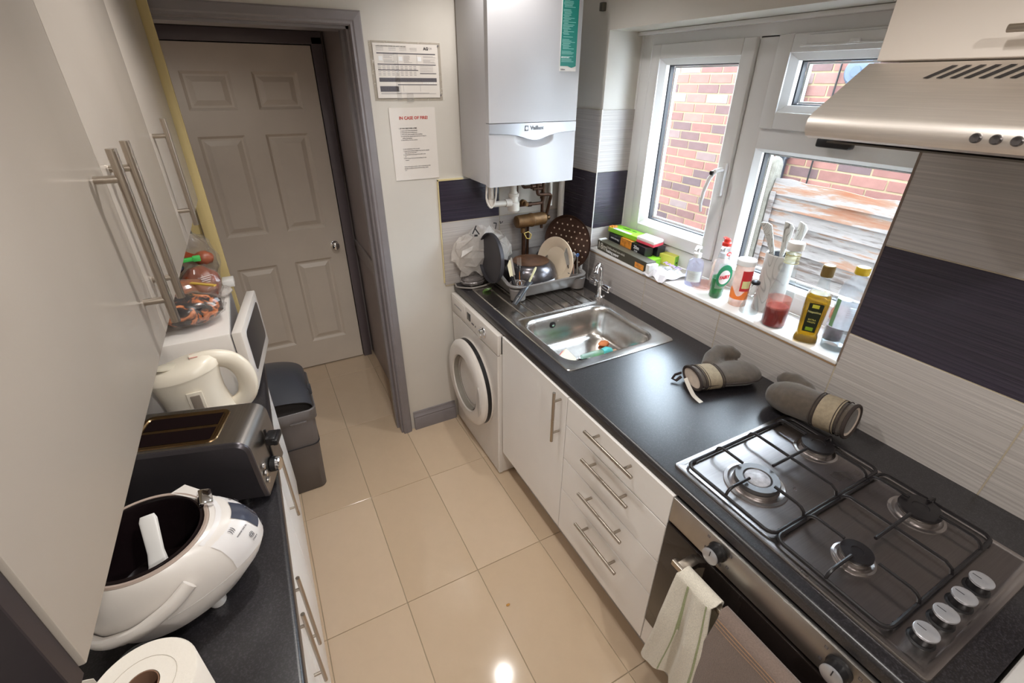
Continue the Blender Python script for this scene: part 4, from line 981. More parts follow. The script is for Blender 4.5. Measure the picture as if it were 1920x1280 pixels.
# side outline (x,z): sloping front with a rounded nose
pr = [(-0.012, 1.742), (-0.486, 1.748), (-0.500, 1.753), (-0.506, 1.762), (-0.508, 1.773), (-0.505, 1.784), (-0.497, 1.793), (-0.352, 1.882), (-0.012, 1.882)]
MB().prism(pr, 'y', HY_0, HY_1).build('canopy', HOODST, ho, ang=28)
MB().box((-0.47, HY_0 + 0.03, 1.7405), (-0.03, HY_1 - 0.03, 1.7435)).build('filter_panel', flat('hood_filter', 110, 106, 100, 0.5, metal=0.6), ho)
sd = Vector((-0.352 + 0.497, 0, 1.882 - 1.793)).normalized(); nn = Vector((-sd.z, 0, sd.x))
def slope(y, s, lift=0.0006): return Vector((-0.497, y, 1.793)) + sd * s + nn * lift
mb = MB()
for i in range(14):
    y = -1.742 - i * 0.0205
    a0, a1, w = 0.118, 0.156, 0.0042
    q = [slope(y + 0.012 - w, a0), slope(y + 0.012 + w, a0), slope(y - 0.012 + w, a1), slope(y - 0.012 - w, a1)]
    # slots lean: lower end toward the window
    mb.loft([[p for p in q], [p + nn * 0.0006 for p in q]])
mb.build('vent_slot', BLACKP, ho, smooth=False)
for i, yb in enumerate((-1.880, -1.905, -1.930, -1.955)):
    MB().lathe([(0.0075, 0), (0.0075, 0.005), (0.006, 0.008), (0, 0.0085)], (-0.507, yb, 1.772), axis=(-1, 0, 0.1), seg=20).build('push_button', mat('dark_chrome', C(110, 108, 110), 0.15, metal=0.9, var=0.0), ho)
ca = thing('hood_cabinet', 'white gloss wall cupboard with a horizontal bar handle above the hood', 'cabinet', (-0.17, -1.91, 1.884))
MB().box((-0.325, -2.22, 1.884), (-0.002, -1.606, CEILZ - 0.05), 0.001, 1).build('carcass', CABRW, ca)
d = MB().box((-0.345, -2.218, 1.886), (-0.326, -1.608, CEILZ - 0.06), 0.0015, 1).build('door', CABRW, ca)
bar_handle((-0.378, -2.06, 1.926), (-0.378, -1.812, 1.926), (-1, 0, 0), HANDLE, d)

# ================================================================== DISH RACK AND DISHES
DZ = ZT + 0.0085
rk = thing('dish_rack', 'grey plastic dish rack on the sink drainer', 'dish rack', (-0.30, -0.21, DZ))
RX0, RX1, RY0, RY1 = -0.530, -0.085, -0.395, -0.030
def rz(p, zb, zr):
    # rim rises toward the back and at the left shoulder
    v = (p.y - RY0) / (RY1 - RY0); k = 1 / (1 + math.exp(-(v - 0.42) * 16)); return zb + (zr + 0.055 * k - zb)
def ringat(i, z, flat_=True, zr=0.0):
    R = rrect(RX0 + i, RX1 - i, RY0 + i * 0.9, RY1 - i * 0.9, 0.055, z, 7)
    for p in R:
        # bow the front edge outward
        u = (p.x - (RX0 + RX1) / 2) / ((RX1 - RX0) / 2)
        if p.y < (RY0 + RY1) / 2: p.y -= 0.020 * (1 - u * u) * (1 if i < 0.02 else 0.6)
        if not flat_: p.z = rz(p, 0, zr)
    return R
mb = MB()
mb.loft([ringat(0.034, DZ + 0.012), ringat(0.030, DZ + 0.016), ringat(0.014, 0, False, DZ + 0.068), ringat(-0.004, 0, False, DZ + 0.072), ringat(-0.006, 0, False, DZ + 0.079), ringat(0.004, 0, False, DZ + 0.082), ringat(0.016, 0, False, DZ + 0.078), ringat(0.036, DZ + 0.020)], True, True)
tray_ = mb.build('tray', RACKM, rk, ang=50)
for cx, cy in ((RX0 + 0.045, RY0 + 0.030), (RX1 - 0.045, RY0 + 0.030), (RX0 + 0.045, RY1 - 0.04), (RX1 - 0.045, RY1 - 0.04)):
    MB().lathe([(0.026, 0), (0.033, 0.004), (0.038, 0.060), (0.034, 0.064)], (cx, cy, DZ), seg=24, sx=1.15).build('foot', RACKM, rk)
mb = MB()
for cx in (RX0 + 0.052, RX1 - 0.052):
    mb.lathe([(0.030, 0.0), (0.034, 0.065), (0.037, 0.066), (0.036, 0.002)], (cx, RY0 + 0.045, DZ + 0.018), seg=24, sx=1.15, cap0=True, cap1=False)
mb.build('cutlery_cup', RACKM, rk)
mb = MB()
for i in range(9): mb.tube([(RX0 + 0.09 + i * 0.036, -0.12, DZ + 0.014), (RX0 + 0.09 + i * 0.036, -0.12, DZ + 0.06)], 0.003, seg=6)
mb.build('prongs', RACKM, rk)['kind'] = 'stuff'

# wok upside down
wk = thing('wok', 'dark wok upside down in the dish rack with a scorched base', 'wok', (-0.335, -0.225, DZ + 0.02))
WC = (-0.335, -0.225, DZ + 0.022)
MB().lathe([(0.140, 0.0), (0.142, 0.004), (0.141, 0.035), (0.136, 0.062), (0.126, 0.088), (0.110, 0.106), (0.094, 0.115)], WC, seg=56, cap0=True, cap1=True).build('bowl', WOKM, wk, ang=50)
MB().lathe([(0.094, 0.1145), (0.095, 0.1165), (0.090, 0.1175), (0.086, 0.1160), (0, 0.1160)], WC, seg=48, cap0=False).build('scorched_base', BURNT, wk)
hd = Vector((-0.50, -0.86, 0)).normalized()
p0 = Vector((-0.395, -0.345, 0.950))
MB().tube([p0 + Vector((0.012, 0.016, -0.004)), p0 + Vector((-0.012, -0.014, 0.012))], [0.012, 0.012], seg=14, flat=0.8).build('ferrule', STEEL, wk)
hp = [p0, Vector((-0.415, -0.362, 0.972)), Vector((-0.436, -0.380, 0.978)), Vector((-0.478, -0.408, 0.962)), Vector((-0.520, -0.432, 0.938)), Vector((-0.552, -0.448, 0.918))]
h_ = MB().tube(hp, [0.012, 0.016, 0.019, 0.016, 0.016, 0.012], seg=18, flat=0.62).build('handle', flat('wok_handle', 50, 52, 56, 0.3), wk)
q = hp[4]; ax = (Vector((-0.45, -0.75, 0.55))).normalized()
MB().lathe([(0.008, 0), (0.008, 0.0012), (0, 0.0012)], q + ax * 0.0090, axis=ax, seg=16, sx=1.4).build('hanging_hole', BLACKP, h_)
# curved paper label, upside down with the wok
def lab(u, v):
    a = math.radians(-98 + 42 * u); z = 0.004 + 0.040 * v; R = 0.1435 - 0.003 * v
    return Vector((WC[0] + R * math.cos(a), WC[1] + R * math.sin(a), WC[2] + z))
lb = MB().grid(lab, 14, 5).build('paper_label', WHITEINK, wk)
for k, ch in enumerate('WOK'[::-1]):
    a = math.radians(-91 + 7.5 * k); R = 0.1432
    tdir = Vector((-math.sin(a), math.cos(a), 0)); 
    text(lb, ch, 0.030, (WC[0] + (R + .001) * math.cos(a), WC[1] + (R + .001) * math.sin(a), WC[2] + 0.020), -tdir, (0.12 * math.cos(a), 0.12 * math.sin(a), -1), INKD, bold=0.0012)

def disc(name, label, cat, c, n, R, prof, m, pname='body'):
    t = thing(name, label, cat, c)
    b = MB().lathe([(r * R, z) for r, z in prof], c, seg=56, axis=n); return t, b.build(pname, m, t)
# dark round pan standing on edge, left
t, _ = disc('round_baking_pan', 'dark grey round pan standing on edge at the left of the rack', 'pan', (-0.538, -0.195, DZ + 0.172), (-1, -0.02, 0.06), 0.126, [(0.97, 0), (1.0, 0.004), (1.0, 0.020), (0.97, 0.022), (0.96, 0.006), (0, 0.006)][::-1], NONSTICK)
# cream dinner plate leaning
t, _ = disc('dinner_plate', 'cream dinner plate leaning in the rack behind the wok', 'plate', (-0.190, -0.240, DZ + 0.112), (-0.96, -0.22, 0.20), 0.130, [(0.0, -0.010), (0.55, -0.010), (0.62, -0.004), (0.97, 0.004), (1.0, 0.007), (0.98, 0.009), (0.66, 0.002), (0.60, -0.004), (0.0, -0.005)], CERAM)
# perforated pizza tray behind
t, _ = disc('pizza_tray', 'large browned perforated pizza tray standing against the wall', 'tray', (-0.112, -0.235, DZ + 0.205), (-0.92, -0.39, 0.10), 0.143, [(0, 0), (0.90, 0), (0.93, 0.004), (0.99, 0.012), (1.0, 0.012), (0.95, -0.002), (0, -0.002)], BAKED)
nrm = Vector((-0.92, -0.39, 0.10)).normalized(); ux = nrm.cross(Vector((0, 0, 1))).normalized(); uy = nrm.cross(ux); pc = Vector((-0.112, -0.235, DZ + 0.205))
mb = MB()
for i in range(-4, 5):
    for j in range(-4, 5):
        a, b = i * 0.032 + (0.016 if j % 2 else 0), j * 0.030
        if a * a + b * b > 0.122 ** 2: continue
        c = pc + ux * a + uy * b + nrm * 0.0002; mb.cyl(c, c + nrm * 0.0006, 0.0042, seg=10)
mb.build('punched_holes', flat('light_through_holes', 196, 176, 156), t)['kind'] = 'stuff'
# flat dark baking dish peeping behind the wok
t = thing('frying_pan', 'dark frying pan lying tilted behind the wok', 'pan', (-0.30, -0.09, DZ + 0.05))
MB().lathe([(0.0, 0), (0.105, 0), (0.125, 0.030), (0.129, 0.031), (0.108, -0.003), (0, -0.003)], (-0.30, -0.10, DZ + 0.088), seg=48, axis=(0.0, 0.15, 1)).build('pan_body', NONSTICK, t)

# cutlery, each its own thing
CY = RY0 + 0.045
def cutlery(kind, label, p, d, L, hm, bm_):
    d = Vector(d).normalized(); p = Vector(p); t = thing(kind, label, 'cutlery', tuple(p))
    side = d.cross(Vector((0.41, 0.77, -0.1))).normalized()
    e = p + d * L
    MB().tube([p, p + d * L * 0.30, p + d * L * 0.52], [0.005, 0.0065, 0.0045], seg=10, flat=0.6).build('handle', hm, t) if kind != 'fork' else MB().tube([p, p + d * L * 0.3, p + d * L * 0.6], [0.0042, 0.0038, 0.0028], seg=8, flat=0.5).build('handle', hm, t)
    if kind == 'knife':
        q = p + d * L * 0.5; w = side * 0.010; th = d.cross(side) * 0.0008
        MB().loft([[q - w * 0.8 - th, q + w * 0.8 - th, q + w * 0.8 + th, q - w * 0.8 + th], [q + d * L * 0.35 - w - th, q + d * L * 0.35 + w - th, q + d * L * 0.35 + w + th, q + d * L * 0.35 - w + th], [e - w - th, e - w * 0.4 - th, e - w * 0.4 + th, e - w + th]]).build('blade', bm_, t)
    elif kind in ('fork', 'spoon'):
        q = p + d * L * 0.58
        if kind == 'spoon': MB().ball(q + d * L * 0.18, 0.020, 0.75, 0.18, 1.25, seg=16, mtx=Matrix((side, d.cross(side), d)).transposed()).build('bowl', bm_, t)
        else:
            f = MB().tube([q, q + d * L * 0.10, q + d * L * 0.2], [0.004, 0.009, 0.011], seg=10, flat=0.22)
            for s_ in (-0.0085, -0.003, 0.003, 0.0085): f.tube([q + d * L * 0.18 + side * s_, e + side * s_], [0.0018, 0.0010], seg=6)
            f.build('tines', bm_, t)
    return t
cl, cr = RX0 + 0.052, RX1 - 0.052
WH = flat('ivory_handle', 230, 222, 190)
cutlery('knife', 'ivory-handled peeler knife standing at the left in the left cutlery cup', (cl - 0.012, CY + 0.01, DZ + 0.03), (-0.12, 0.20, 1), 0.165, BLACKP, WH)
cutlery('knife', 'thin steel knife leaning beside the ivory peeler', (cl + 0.000, CY + 0.004, DZ + 0.03), (-0.10, 0.30, 1), 0.175, STEEL, CHROME)
cutlery('fork', 'steel fork in the left cutlery cup, tines up', (cl + 0.016, CY + 0.006, DZ + 0.03), (0.06, 0.20, 1), 0.17, flat('orange_wood_handle', 176, 112, 62), CHROME)
t = thing('spreader', 'pale cream plastic spreader leaning right over the wok front', 'utensil', (cl + 0.04, CY - 0.01, DZ + 0.04))
MB().tube([(cl + 0.030, CY - 0.030, DZ + 0.050), (cl + 0.050, CY - 0.030, DZ + 0.095), (cl + 0.078, CY - 0.030, DZ + 0.150), (cl + 0.084, CY - 0.030, DZ + 0.160)], [0.004, 0.008, 0.009, 0.005], seg=12, flat=0.4).build('blade', flat('cream_plastic_spreader', 232, 230, 190), t)
t = thing('kitchen_scissors', 'steel scissors with dark finger ring in the left cutlery cup', 'scissors', (cl - 0.005, CY - 0.02, DZ + 0.04))
MB().tube([(cl - 0.008 + 0.012 * math.cos(a), CY - 0.028, DZ + 0.088 + 0.018 * math.sin(a)) for a in [i * PI / 8 for i in range(16)]], 0.0035, seg=8, closed=True).build('finger_ring', CHROME, t)
MB().tube([(cl - 0.008, CY - 0.024, DZ + 0.072), (cl - 0.004, CY - 0.01, DZ + 0.03)], 0.004, seg=8).build('blade', STEEL, t)
cutlery('knife', 'steel table knife, leftmost in the right cutlery cup', (cr - 0.018, CY + 0.004, DZ + 0.03), (-0.22, 0.10, 1), 0.185, STEEL, STEEL)
cutlery('fork', 'steel fork in the middle of the right cutlery cup', (cr - 0.002, CY + 0.006, DZ + 0.03), (-0.03, 0.10, 1), 0.155, flat('pink_wood_handle', 206, 160, 136), STEEL)
cutlery('spoon', 'steel spoon with a pale blue sheen in the right cutlery cup', (cr + 0.006, CY + 0.010, DZ + 0.03), (-0.02, 0.16, 1), 0.165, STEEL, STEEL)
t = thing('peg_brush', 'slim blue-handled brush with ring end in the right cutlery cup', 'brush', (cr + 0.02, CY, DZ + 0.03))
BL = flat('blue_plastic', 66, 110, 168)
MB().tube([(cr + 0.016, CY, DZ + 0.03), (cr + 0.020, CY + 0.012, DZ + 0.10), (cr + 0.024, CY + 0.022, DZ + 0.155)], 0.0042, seg=10).build('handle', STEEL, t)
MB().tube([(cr + 0.024 + 0.007 * math.cos(a), CY + 0.022, DZ + 0.162 + 0.007 * math.sin(a)) for a in [i * PI / 6 for i in range(12)]], 0.003, seg=8, closed=True).build('ring_end', BL, t)
t = thing('plastic_knife', 'clear plastic knife sticking up at the right end of the rack', 'cutlery', (cr + 0.04, CY + 0.02, DZ + 0.05))
MB().tube([(cr + 0.042, CY + 0.01, DZ + 0.055), (cr + 0.056, CY + 0.03, DZ + 0.10), (cr + 0.070, CY + 0.045, DZ + 0.150)], [0.004, 0.010, 0.004], seg=12, flat=0.2).build('blade', clear('frosted_plastic', (0.8, 0.8, 0.8, 1), 0.4, 0.2, diffuse=0.35), t)

# ---- crumpled white carrier bag behind the pans
t = thing('carrier_bag', 'crumpled white translucent carrier bag with black print behind the pans', 'bag', (-0.50, -0.10, ZT + 0.08))
BAGM = clear('white_polythene', (0.92, 0.92, 0.92, 1), 0.25, 0.25, diffuse=0.72, dcol=C(236, 230, 224))
rnd_ = random.Random(11)
bagpts = {}
def bag(u, v):
    a = 2 * PI * (u % 1.0); k = (round((u % 1.0) * 18), round(v * 8))
    if k not in bagpts: bagpts[k] = (rnd_.uniform(-1, 1), rnd_.uniform(-1, 1), rnd_.uniform(-1, 1))
    j = bagpts[k]; w = math.sin(PI * (0.16 + 0.70 * v)) ** 0.6
    x = -0.535 + 0.165 * w * math.cos(a) + 0.024 * j[0]; y = -0.058 + 0.044 * math.sin(a) * w + 0.010 * j[1]
    return Vector((x, min(y, -0.004), ZT + 0.07 + 0.235 * v - 0.03 * abs(math.cos(a)) * v + 0.022 * j[2]))
MB().grid(bag, 18, 8).build('film', BAGM, t, smooth=False)
mb = MB()
for (x, z, w, h, r) in ((-0.60, 1.185, 0.006, 0.045, 0.5), (-0.585, 1.175, 0.006, 0.04, -0.6), (-0.592, 1.155, 0.018, 0.010, 0.1), (-0.485, 1.205, 0.018, 0.006, 0.2), (-0.480, 1.190, 0.005, 0.03, 0.2), (-0.455, 1.205, 0.005, 0.014, -0.3), (-0.445, 1.205, 0.004, 0.012, 0.9)):
    mm = Matrix.Translation((x, -0.116, z + 0.015)) @ Matrix.Rotation(r, 4, 'Y'); mb.box((-w / 2, 0, -h / 2), (w / 2, 0.0008, h / 2), mtx=mm)
mb.build('black_print', INKD, t, smooth=False)
t = thing('grey_packet', 'crumpled shiny grey plastic packet on the worktop corner', 'packet', (-0.60, -0.07, ZT))
mb = MB().ball((-0.595, -0.070, ZT + 0.028), 0.055, 1.25, 0.85, 0.46, seg=28, jit=0.10); mb.build('wrapper', flat('shiny_grey_plastic', 118, 112, 110, 0.22, metal=0.35, bmp=0.6, bs=30, bd=0.006), t, ang=20)
t = thing('grey_cable', 'grey cable looped on the worktop edge by the end wall', 'cable', (-0.64, -0.05, ZT))
MB().tube(bend([(-0.50, -0.115, ZT + 0.02), (-0.56, -0.135, ZT + 0.014), (-0.63, -0.130, ZT + 0.010), (-0.672, -0.095, ZT + 0.008), (-0.684, -0.040, ZT - 0.004), (-0.680, -0.016, ZT + 0.008)], 0.02), 0.0045, seg=8).build('cord', flat('grey_cord', 140, 134, 128), t)
t = thing('green_leaf', 'small wilted green leaf on the sink drainer beside the rack', 'leaf', (-0.585, -0.22, ZT + 0.007))
MB().grid(lambda u, v: Vector((-0.60 + 0.05 * u, -0.195 + (v - 0.5) * 0.034 * math.sin(PI * (0.05 + 0.9 * u)), ZT + 0.0085 + 0.010 * u + 0.006 * math.cos(5 * v))), 10, 6).build('blade', flat('leaf_green', 92, 122, 62), t, thick=0.0008)

# ---- things in the sink bowl
SB = zt - 0.158
SPY = flat('cream_sponge', 232, 220, 196, 0.9, bmp=0.5, bs=300); SPP = flat('pink_scourer', 226, 78, 96, 0.9, bmp=0.6, bs=400)
t = thing('washing_up_sponge', 'cream and pink scouring sponge tilted in the sink', 'sponge', (-0.478, -0.792, SB + 0.034), rot=(0.65, -0.10, 0.55))
MB().box((-0.052, -0.034, -0.010), (0.052, 0.034, 0.012), 0.006).build('foam', SPY, t); MB().box((-0.052, -0.035, -0.020), (0.052, 0.035, -0.0095), 0.003).build('scourer', SPP, t)
t = thing('dish_brush', 'translucent dish brush with turquoise end lying in the sink', 'brush', (-0.315, -0.800, SB + 0.030), rot=(0.0, 0.08, 0.05))
MB().tube([(-0.085, 0, 0), (-0.02, 0, 0.002), (0.04, 0, 0.0)], [0.010, 0.014, 0.013], seg=14).build('clear_handle', clear('pale_green_plastic', (0.75, 0.92, 0.85, 1), 0.3, 0.1, diffuse=0.45, dcol=C(200, 228, 216)), t)
MB().tube([(0.035, 0, 0), (0.060, 0, 0.002), (0.085, 0, -0.004), (0.098, 0, -0.008)], [0.016, 0.020, 0.017, 0.008], seg=14).build('turquoise_end', flat('turquoise', 84, 196, 196), t)
MB().box((-0.01, -0.024, -0.024), (0.05, 0.015, -0.008), 0.005).build('green_pad', flat('bright_green', 120, 196, 110), t)
for k, (x, y, c) in enumerate(((-0.405, -0.865, (226, 196, 160)), (-0.205, -0.715, (226, 140, 90)), (-0.215, -0.805, (204, 168, 140)))):
    lab_ = ('pale vegetable peeling next to the sponge in the sink', 'orange food scrap at the far side of the sink bowl', 'brown food scrap at the right side of the sink bowl')[k]
    o = MB().ball((x, y, SB + 0.012), 0.024, 1.3, 0.9, 0.5, seg=14, jit=0.15).build('food_scrap', flat('scrap%d' % k, *c, 0.8)); tag(o, lab_, 'food scrap')

# ================================================================== THINGS ON THE SILL
SZ = WZ0 + 0.0085
def carton(name, label, c, L, Wd, H, rz_, m, faces=(), cat='box', z=SZ, tilt=0.0, group=None):
    t = thing(name, label, cat, (c[0], c[1], z), group, rot=(tilt, 0, rz_))
    b = MB().box((-L / 2, -Wd / 2, 0), (L / 2, Wd / 2, H), 0.0012, 1).build('carton', m, t)
    for (nm, lo, hi, fm) in faces: MB().box(lo, hi).build(nm, fm, t, smooth=False)
    return t
# long axis runs almost along the sill (local x = toward the camera end, world -y)
RZ = -PI / 2
KB = flat('black_carton', 34, 34, 38); GRN = flat('lime_green_carton', 138, 206, 52); ORG = flat('orange_food_print', 224, 140, 48, var=0) if False else mat('orange_food_print', C(226, 142, 56), 0.35, var=0.45, vs=40)
WHT = flat('white_card', 232, 232, 230); GBR = flat('dark_olive_carton', 72, 68, 56)
def Lp(x, y): return None
# baking paper, nearest the room
L = 0.40; W_ = 0.052; H_ = 0.050
t = carton('baking_paper_box', 'long dark box of unbleached baking paper marked 18m along the sill edge', (0.034, -0.520), L, W_, H_, RZ - 0.055, GBR,
    [('white_end_flap', (L / 2 - 0.001, -0.03, 0.004), (L / 2 + 0.022, 0.022, 0.044), WHT), ('cracker_picture', (L / 2 - 0.085, -W_ / 2 - 0.0006, 0.004), (L / 2 - 0.02, -W_ / 2 - 0.0001, 0.030), ORG), ('white_end_label', (-L / 2 - 0.004, -0.020, 0.030), (-L / 2 + 0.014, 0.024, 0.054), WHT)])
fy = -W_ / 2 - 0.0008
text(t, '18m', 0.046, (-L / 2 + 0.045, fy, 0.026), (1, 0, 0), (0, 0, 1), flat('silver_print', 200, 196, 184), bold=0.0006)
text(t, 'Unbleached non-stick', 0.017, (-L / 2 + 0.085, fy, 0.034), (1, 0, 0), (0, 0, 1), flat('silver_print2', 210, 206, 196), cx=False)
text(t, 'baking paper', 0.020, (-L / 2 + 0.085, fy, 0.016), (1, 0, 0), (0, 0, 1), WHITEINK, cx=False, bold=0.0004)
# lower stack: green carton on the sill
L = 0.34
carton('green_cartons', 'bright green box at the bottom of the pile behind the baking paper', (0.105, -0.500), L, 0.062, 0.036, RZ - 0.04, GRN, [('dark_stripe', (L / 2 - 0.12, -0.0318, 0.002), (L / 2 - 0.02, -0.0312, 0.010), flat('navy_print', 40, 70, 120))])
carton('green_box', 'green box with white window, second from the sash in the bottom row', (0.168, -0.490), 0.32, 0.055, 0.034, RZ - 0.02, GRN)
# second layer
L = 0.30
t = carton('foil_box', 'black kitchen foil box marked 20m with orange food picture, middle of pile', (0.100, -0.475), L, 0.050, 0.046, RZ - 0.07, KB,
    [('orange_picture', (-0.045, -0.0258, 0.002), (0.045, -0.0251, 0.044), ORG), ('orange_top', (-0.045, -0.025, 0.0461), (0.045, 0.025, 0.0466), ORG)], z=SZ + 0.0365)
text(t, '20m', 0.024, (0.085, -0.0262, 0.030), (1, 0, 0), (0, 0, 1), WHITEINK, bold=0.0005)
text(t, 'FOIL', 0.014, (0.085, -0.0262, 0.011), (1, 0, 0), (0, 0, 1), WHITEINK)
text(t, 'extra strong', 0.014, (-0.095, -0.0262, 0.026), (1, 0, 0), (0, 0, 1), WHITEINK)
t = carton('cling_film_box', 'dark box of cling film with star print behind the foil box', (0.158, -0.500), 0.28, 0.050, 0.046, RZ - 0.02, flat('dark_navy_carton', 40, 42, 52), z=SZ + 0.0345)
t = carton('tea_box', 'flat lime green box with a grey label on top of the pile', (0.135, -0.420), 0.23, 0.085, 0.022, RZ + 0.02, GRN,
    [('grey_label', (-0.08, -0.042, 0.0221), (0.05, -0.020, 0.0226), flat('pale_grey_label', 196, 196, 204))], z=SZ + 0.084)
text(t, 'GREEN TEA', 0.020, (-0.01, 0.012, 0.0226), (1, 0, 0), (0, 1, 0), flat('dark_green_print', 50, 110, 30), bold=0.0003)
o = MB().ball((0.115, -0.318, SZ + 0.100), 0.024, 1.3, 1.2, 0.5, seg=16, jit=0.22).build('snack_packet', ORG, smooth=False); tag(o, 'crumpled orange snack packet at the far end of the box pile', 'packet')
carton('yellow_green_box', 'small yellow and lime carton nearest the window at the near end of the pile', (0.180, -0.675), 0.085, 0.045, 0.052, RZ + 0.25, mat('yellow_lime_card', C(214, 214, 92), 0.4, var=0.1), [('lime_end', (0.0425, -0.0225, 0.0), (0.0435, 0.0225, 0.052), GRN), ('cut_out', (0.0436, -0.012, 0.014), (0.0440, 0.0, 0.024), INKD)])
t = thing('kitchen_sponge', 'white sponge with pink scouring side on top of the boxes', 'sponge', (0.125, -0.585, SZ + 0.088), rot=(0.05, 0.04, RZ + 0.12))
MB().box((-0.055, -0.036, 0.012), (0.055, 0.036, 0.030), 0.006).build('foam', flat('white_sponge', 240, 232, 230, 0.9, bmp=0.4, bs=300), t); MB().box((-0.055, -0.036, 0.0), (0.055, 0.036, 0.013), 0.003).build('scourer', SPP, t)
# crumpled white and purple packet
t = thing('plastic_wrapper', 'crumpled white packet with purple lettering drooping over the sill edge', 'packet', (0.06, -0.77, SZ))
WRAP = flat('white_film_packet', 228, 226, 232, 0.25, bmp=0.5, bs=40, bd=0.008)
MB().grid(lambda u, v: Vector((-0.012 + 0.15 * v, -0.700 - 0.135 * u - 0.03 * v, SZ + 0.010 + 0.022 * math.sin(PI * u) * math.sin(PI * min(1, 0.2 + v)) + 0.006 * math.sin(14 * u + 9 * v) - (0.022 * (1 - v / 0.15) if v < 0.15 else 0))), 26, 22).build('film', WRAP, t, ang=14, thick=0.001)
text(t, 'PUMPKIN', 0.026, (0.085, -0.785, SZ + 0.043), (-0.10, -1, 0), (1, -0.2, 0.2), flat('purple_print', 122, 60, 170), bold=0.0008)
text(t, 'SEEDS', 0.018, (0.04, -0.790, SZ + 0.040), (-0.10, -1, 0), (1, -0.2, 0.3), INK, bold=0.0004)

def bottle(name, label, c, prof, m, cat='bottle', sy=1.0, seg=36, rz_=0.0):
    t = thing(name, label, cat, (c[0], c[1], SZ), rot=(0, 0, rz_))
    MB().lathe(prof, (0, 0, 0), seg=seg, sy=sy, cap0=True, cap1=True).build('bottle_body', m, t)
    return t
def wrap_label(t, R, a0, a1, z0, z1, m, sy=1.0, name='label', taper=0.0):
    return MB().grid(lambda u, v: Vector(((R - taper * v) * math.cos(math.radians(a0 + (a1 - a0) * u)), sy * (R - taper * v) * math.sin(math.radians(a0 + (a1 - a0) * u)), z0 + (z1 - z0) * v)), 18, 3).build(name, m, t)
CAMA = math.degrees(math.atan2(-2.24 + 1.05, -1.52 - 0.07))   # direction of the room side, about -143
# soap pump bottles
SOAPL = clear('lilac_soap', (0.88, 0.89, 0.96, 1), 0.25, 0.08, diffuse=0.30, dcol=C(206, 206, 224))
def pump(name, label, c, s, body, lm):
    t = bottle(name, label, c, [(0.030 * s, 0), (0.034 * s, 0.004), (0.034 * s, 0.085 * s), (0.030 * s, 0.108 * s), (0.014 * s, 0.120 * s), (0.013 * s, 0.130 * s)], body)
    MB().lathe([(0.016 * s, 0.124 * s), (0.016 * s, 0.142 * s), (0.005 * s, 0.146 * s), (0.005 * s, 0.160 * s), (0.012 * s, 0.162 * s), (0.012 * s, 0.172 * s), (0, 0.174 * s)], seg=24).build('pump_collar', WHITEP, t)
    MB().tube([(0, 0, 0.168 * s), (-0.020 * s, -0.006, 0.170 * s), (-0.036 * s, -0.012, 0.162 * s)], [0.007 * s, 0.006 * s, 0.004 * s], seg=10).build('spout', WHITEP, t)
    wrap_label(t, 0.0347 * s, -195, -85, 0.022 * s, 0.070 * s, lm); return t
t = pump('soap_dispenser', 'clear lilac hand soap pump bottle nearest the sill edge', (0.085, -0.915), 1.0, SOAPL, flat('grey_white_label', 206, 208, 206))
for i in range(5): MB().grid(lambda u, v: Vector((0.0352 * math.cos(math.radians(-175 + 60 * u)), 0.0352 * math.sin(math.radians(-175 + 60 * u)), 0.034 + i * 0.006 + 0.0014 * v)), 6, 1).build('label_line', INKL, t)
pump('soap_dispenser', 'pale peach pump bottle behind the lilac soap bottle', (0.160, -0.985), 1.08, clear('peach_soap', (0.97, 0.92, 0.88, 1), 0.25, 0.1, diffuse=0.6, dcol=C(238, 218, 208)), flat('pink_white_label', 228, 208, 204))
o = MB().lathe([(0.040, 0), (0.056, 0.006), (0.058, 0.010), (0.052, 0.009), (0.038, 0.004), (0, 0.004)], (0.115, -0.955, SZ), seg=32).build('soap_dish', clear('pale_pink_dish', (0.98, 0.9, 0.88, 1), 0.3, 0.1, diffuse=0.4, dcol=C(236, 200, 190))); tag(o, 'pale pink oval saucer under the two soap bottles', 'dish')

# washing-up liquid: waisted bottle, green liquid in the lower third
fprof = [(0.032, 0), (0.037, 0.006), (0.038, 0.06), (0.035, 0.10), (0.036, 0.135), (0.030, 0.175), (0.020, 0.200), (0.0145, 0.212), (0.014, 0.222)]
t = bottle('washing_up_liquid', 'clear washing-up liquid bottle with red cap and green liquid', (0.075, -1.050), fprof, CLEAR, sy=0.72, rz_=math.radians(30))
MB().lathe([(0.0315, 0.002), (0.0362, 0.007), (0.0370, 0.060), (0.0362, 0.082), (0, 0.082)], seg=32, sy=0.70).build('green_liquid', translu('green_liquid', C(20, 176, 96), 0.62), t)
MB().lathe([(0.0175, 0.214), (0.0175, 0.226), (0.013, 0.230), (0.012, 0.240), (0.009, 0.243), (0, 0.244)], seg=28).build('red_cap', flat('red_cap', 224, 60, 48), t)
MB().box((-0.030, -0.008, 0.235), (0.012, 0.008, 0.242), 0.003, mtx=Matrix.Rotation(math.radians(-150), 4, 'Z')).build('flip_lid', flat('red_flip_lid', 226, 66, 52), t)
lb = wrap_label(t, 0.0386, -190, -60, 0.045, 0.150, clear('white_printed_film', (0.9, 0.92, 0.92, 1), 0.2, 0.1, diffuse=0.5, dcol=C(220, 226, 226)), sy=0.73, taper=0.003)
def badge(t, R, sy, a, z, r, m, name, d=0.0, el=1.0):
    a = math.radians(a); c = Vector((R * math.cos(a), sy * R * math.sin(a), z)); n_ = Vector((math.cos(a), math.sin(a) / sy, 0)).normalized()
    return MB().lathe([(r, 0), (r, 0.0008), (0, 0.0010)], c + n_ * d, axis=n_, seg=28, sx=1.0, sy=el).build(name, m, t), c, n_
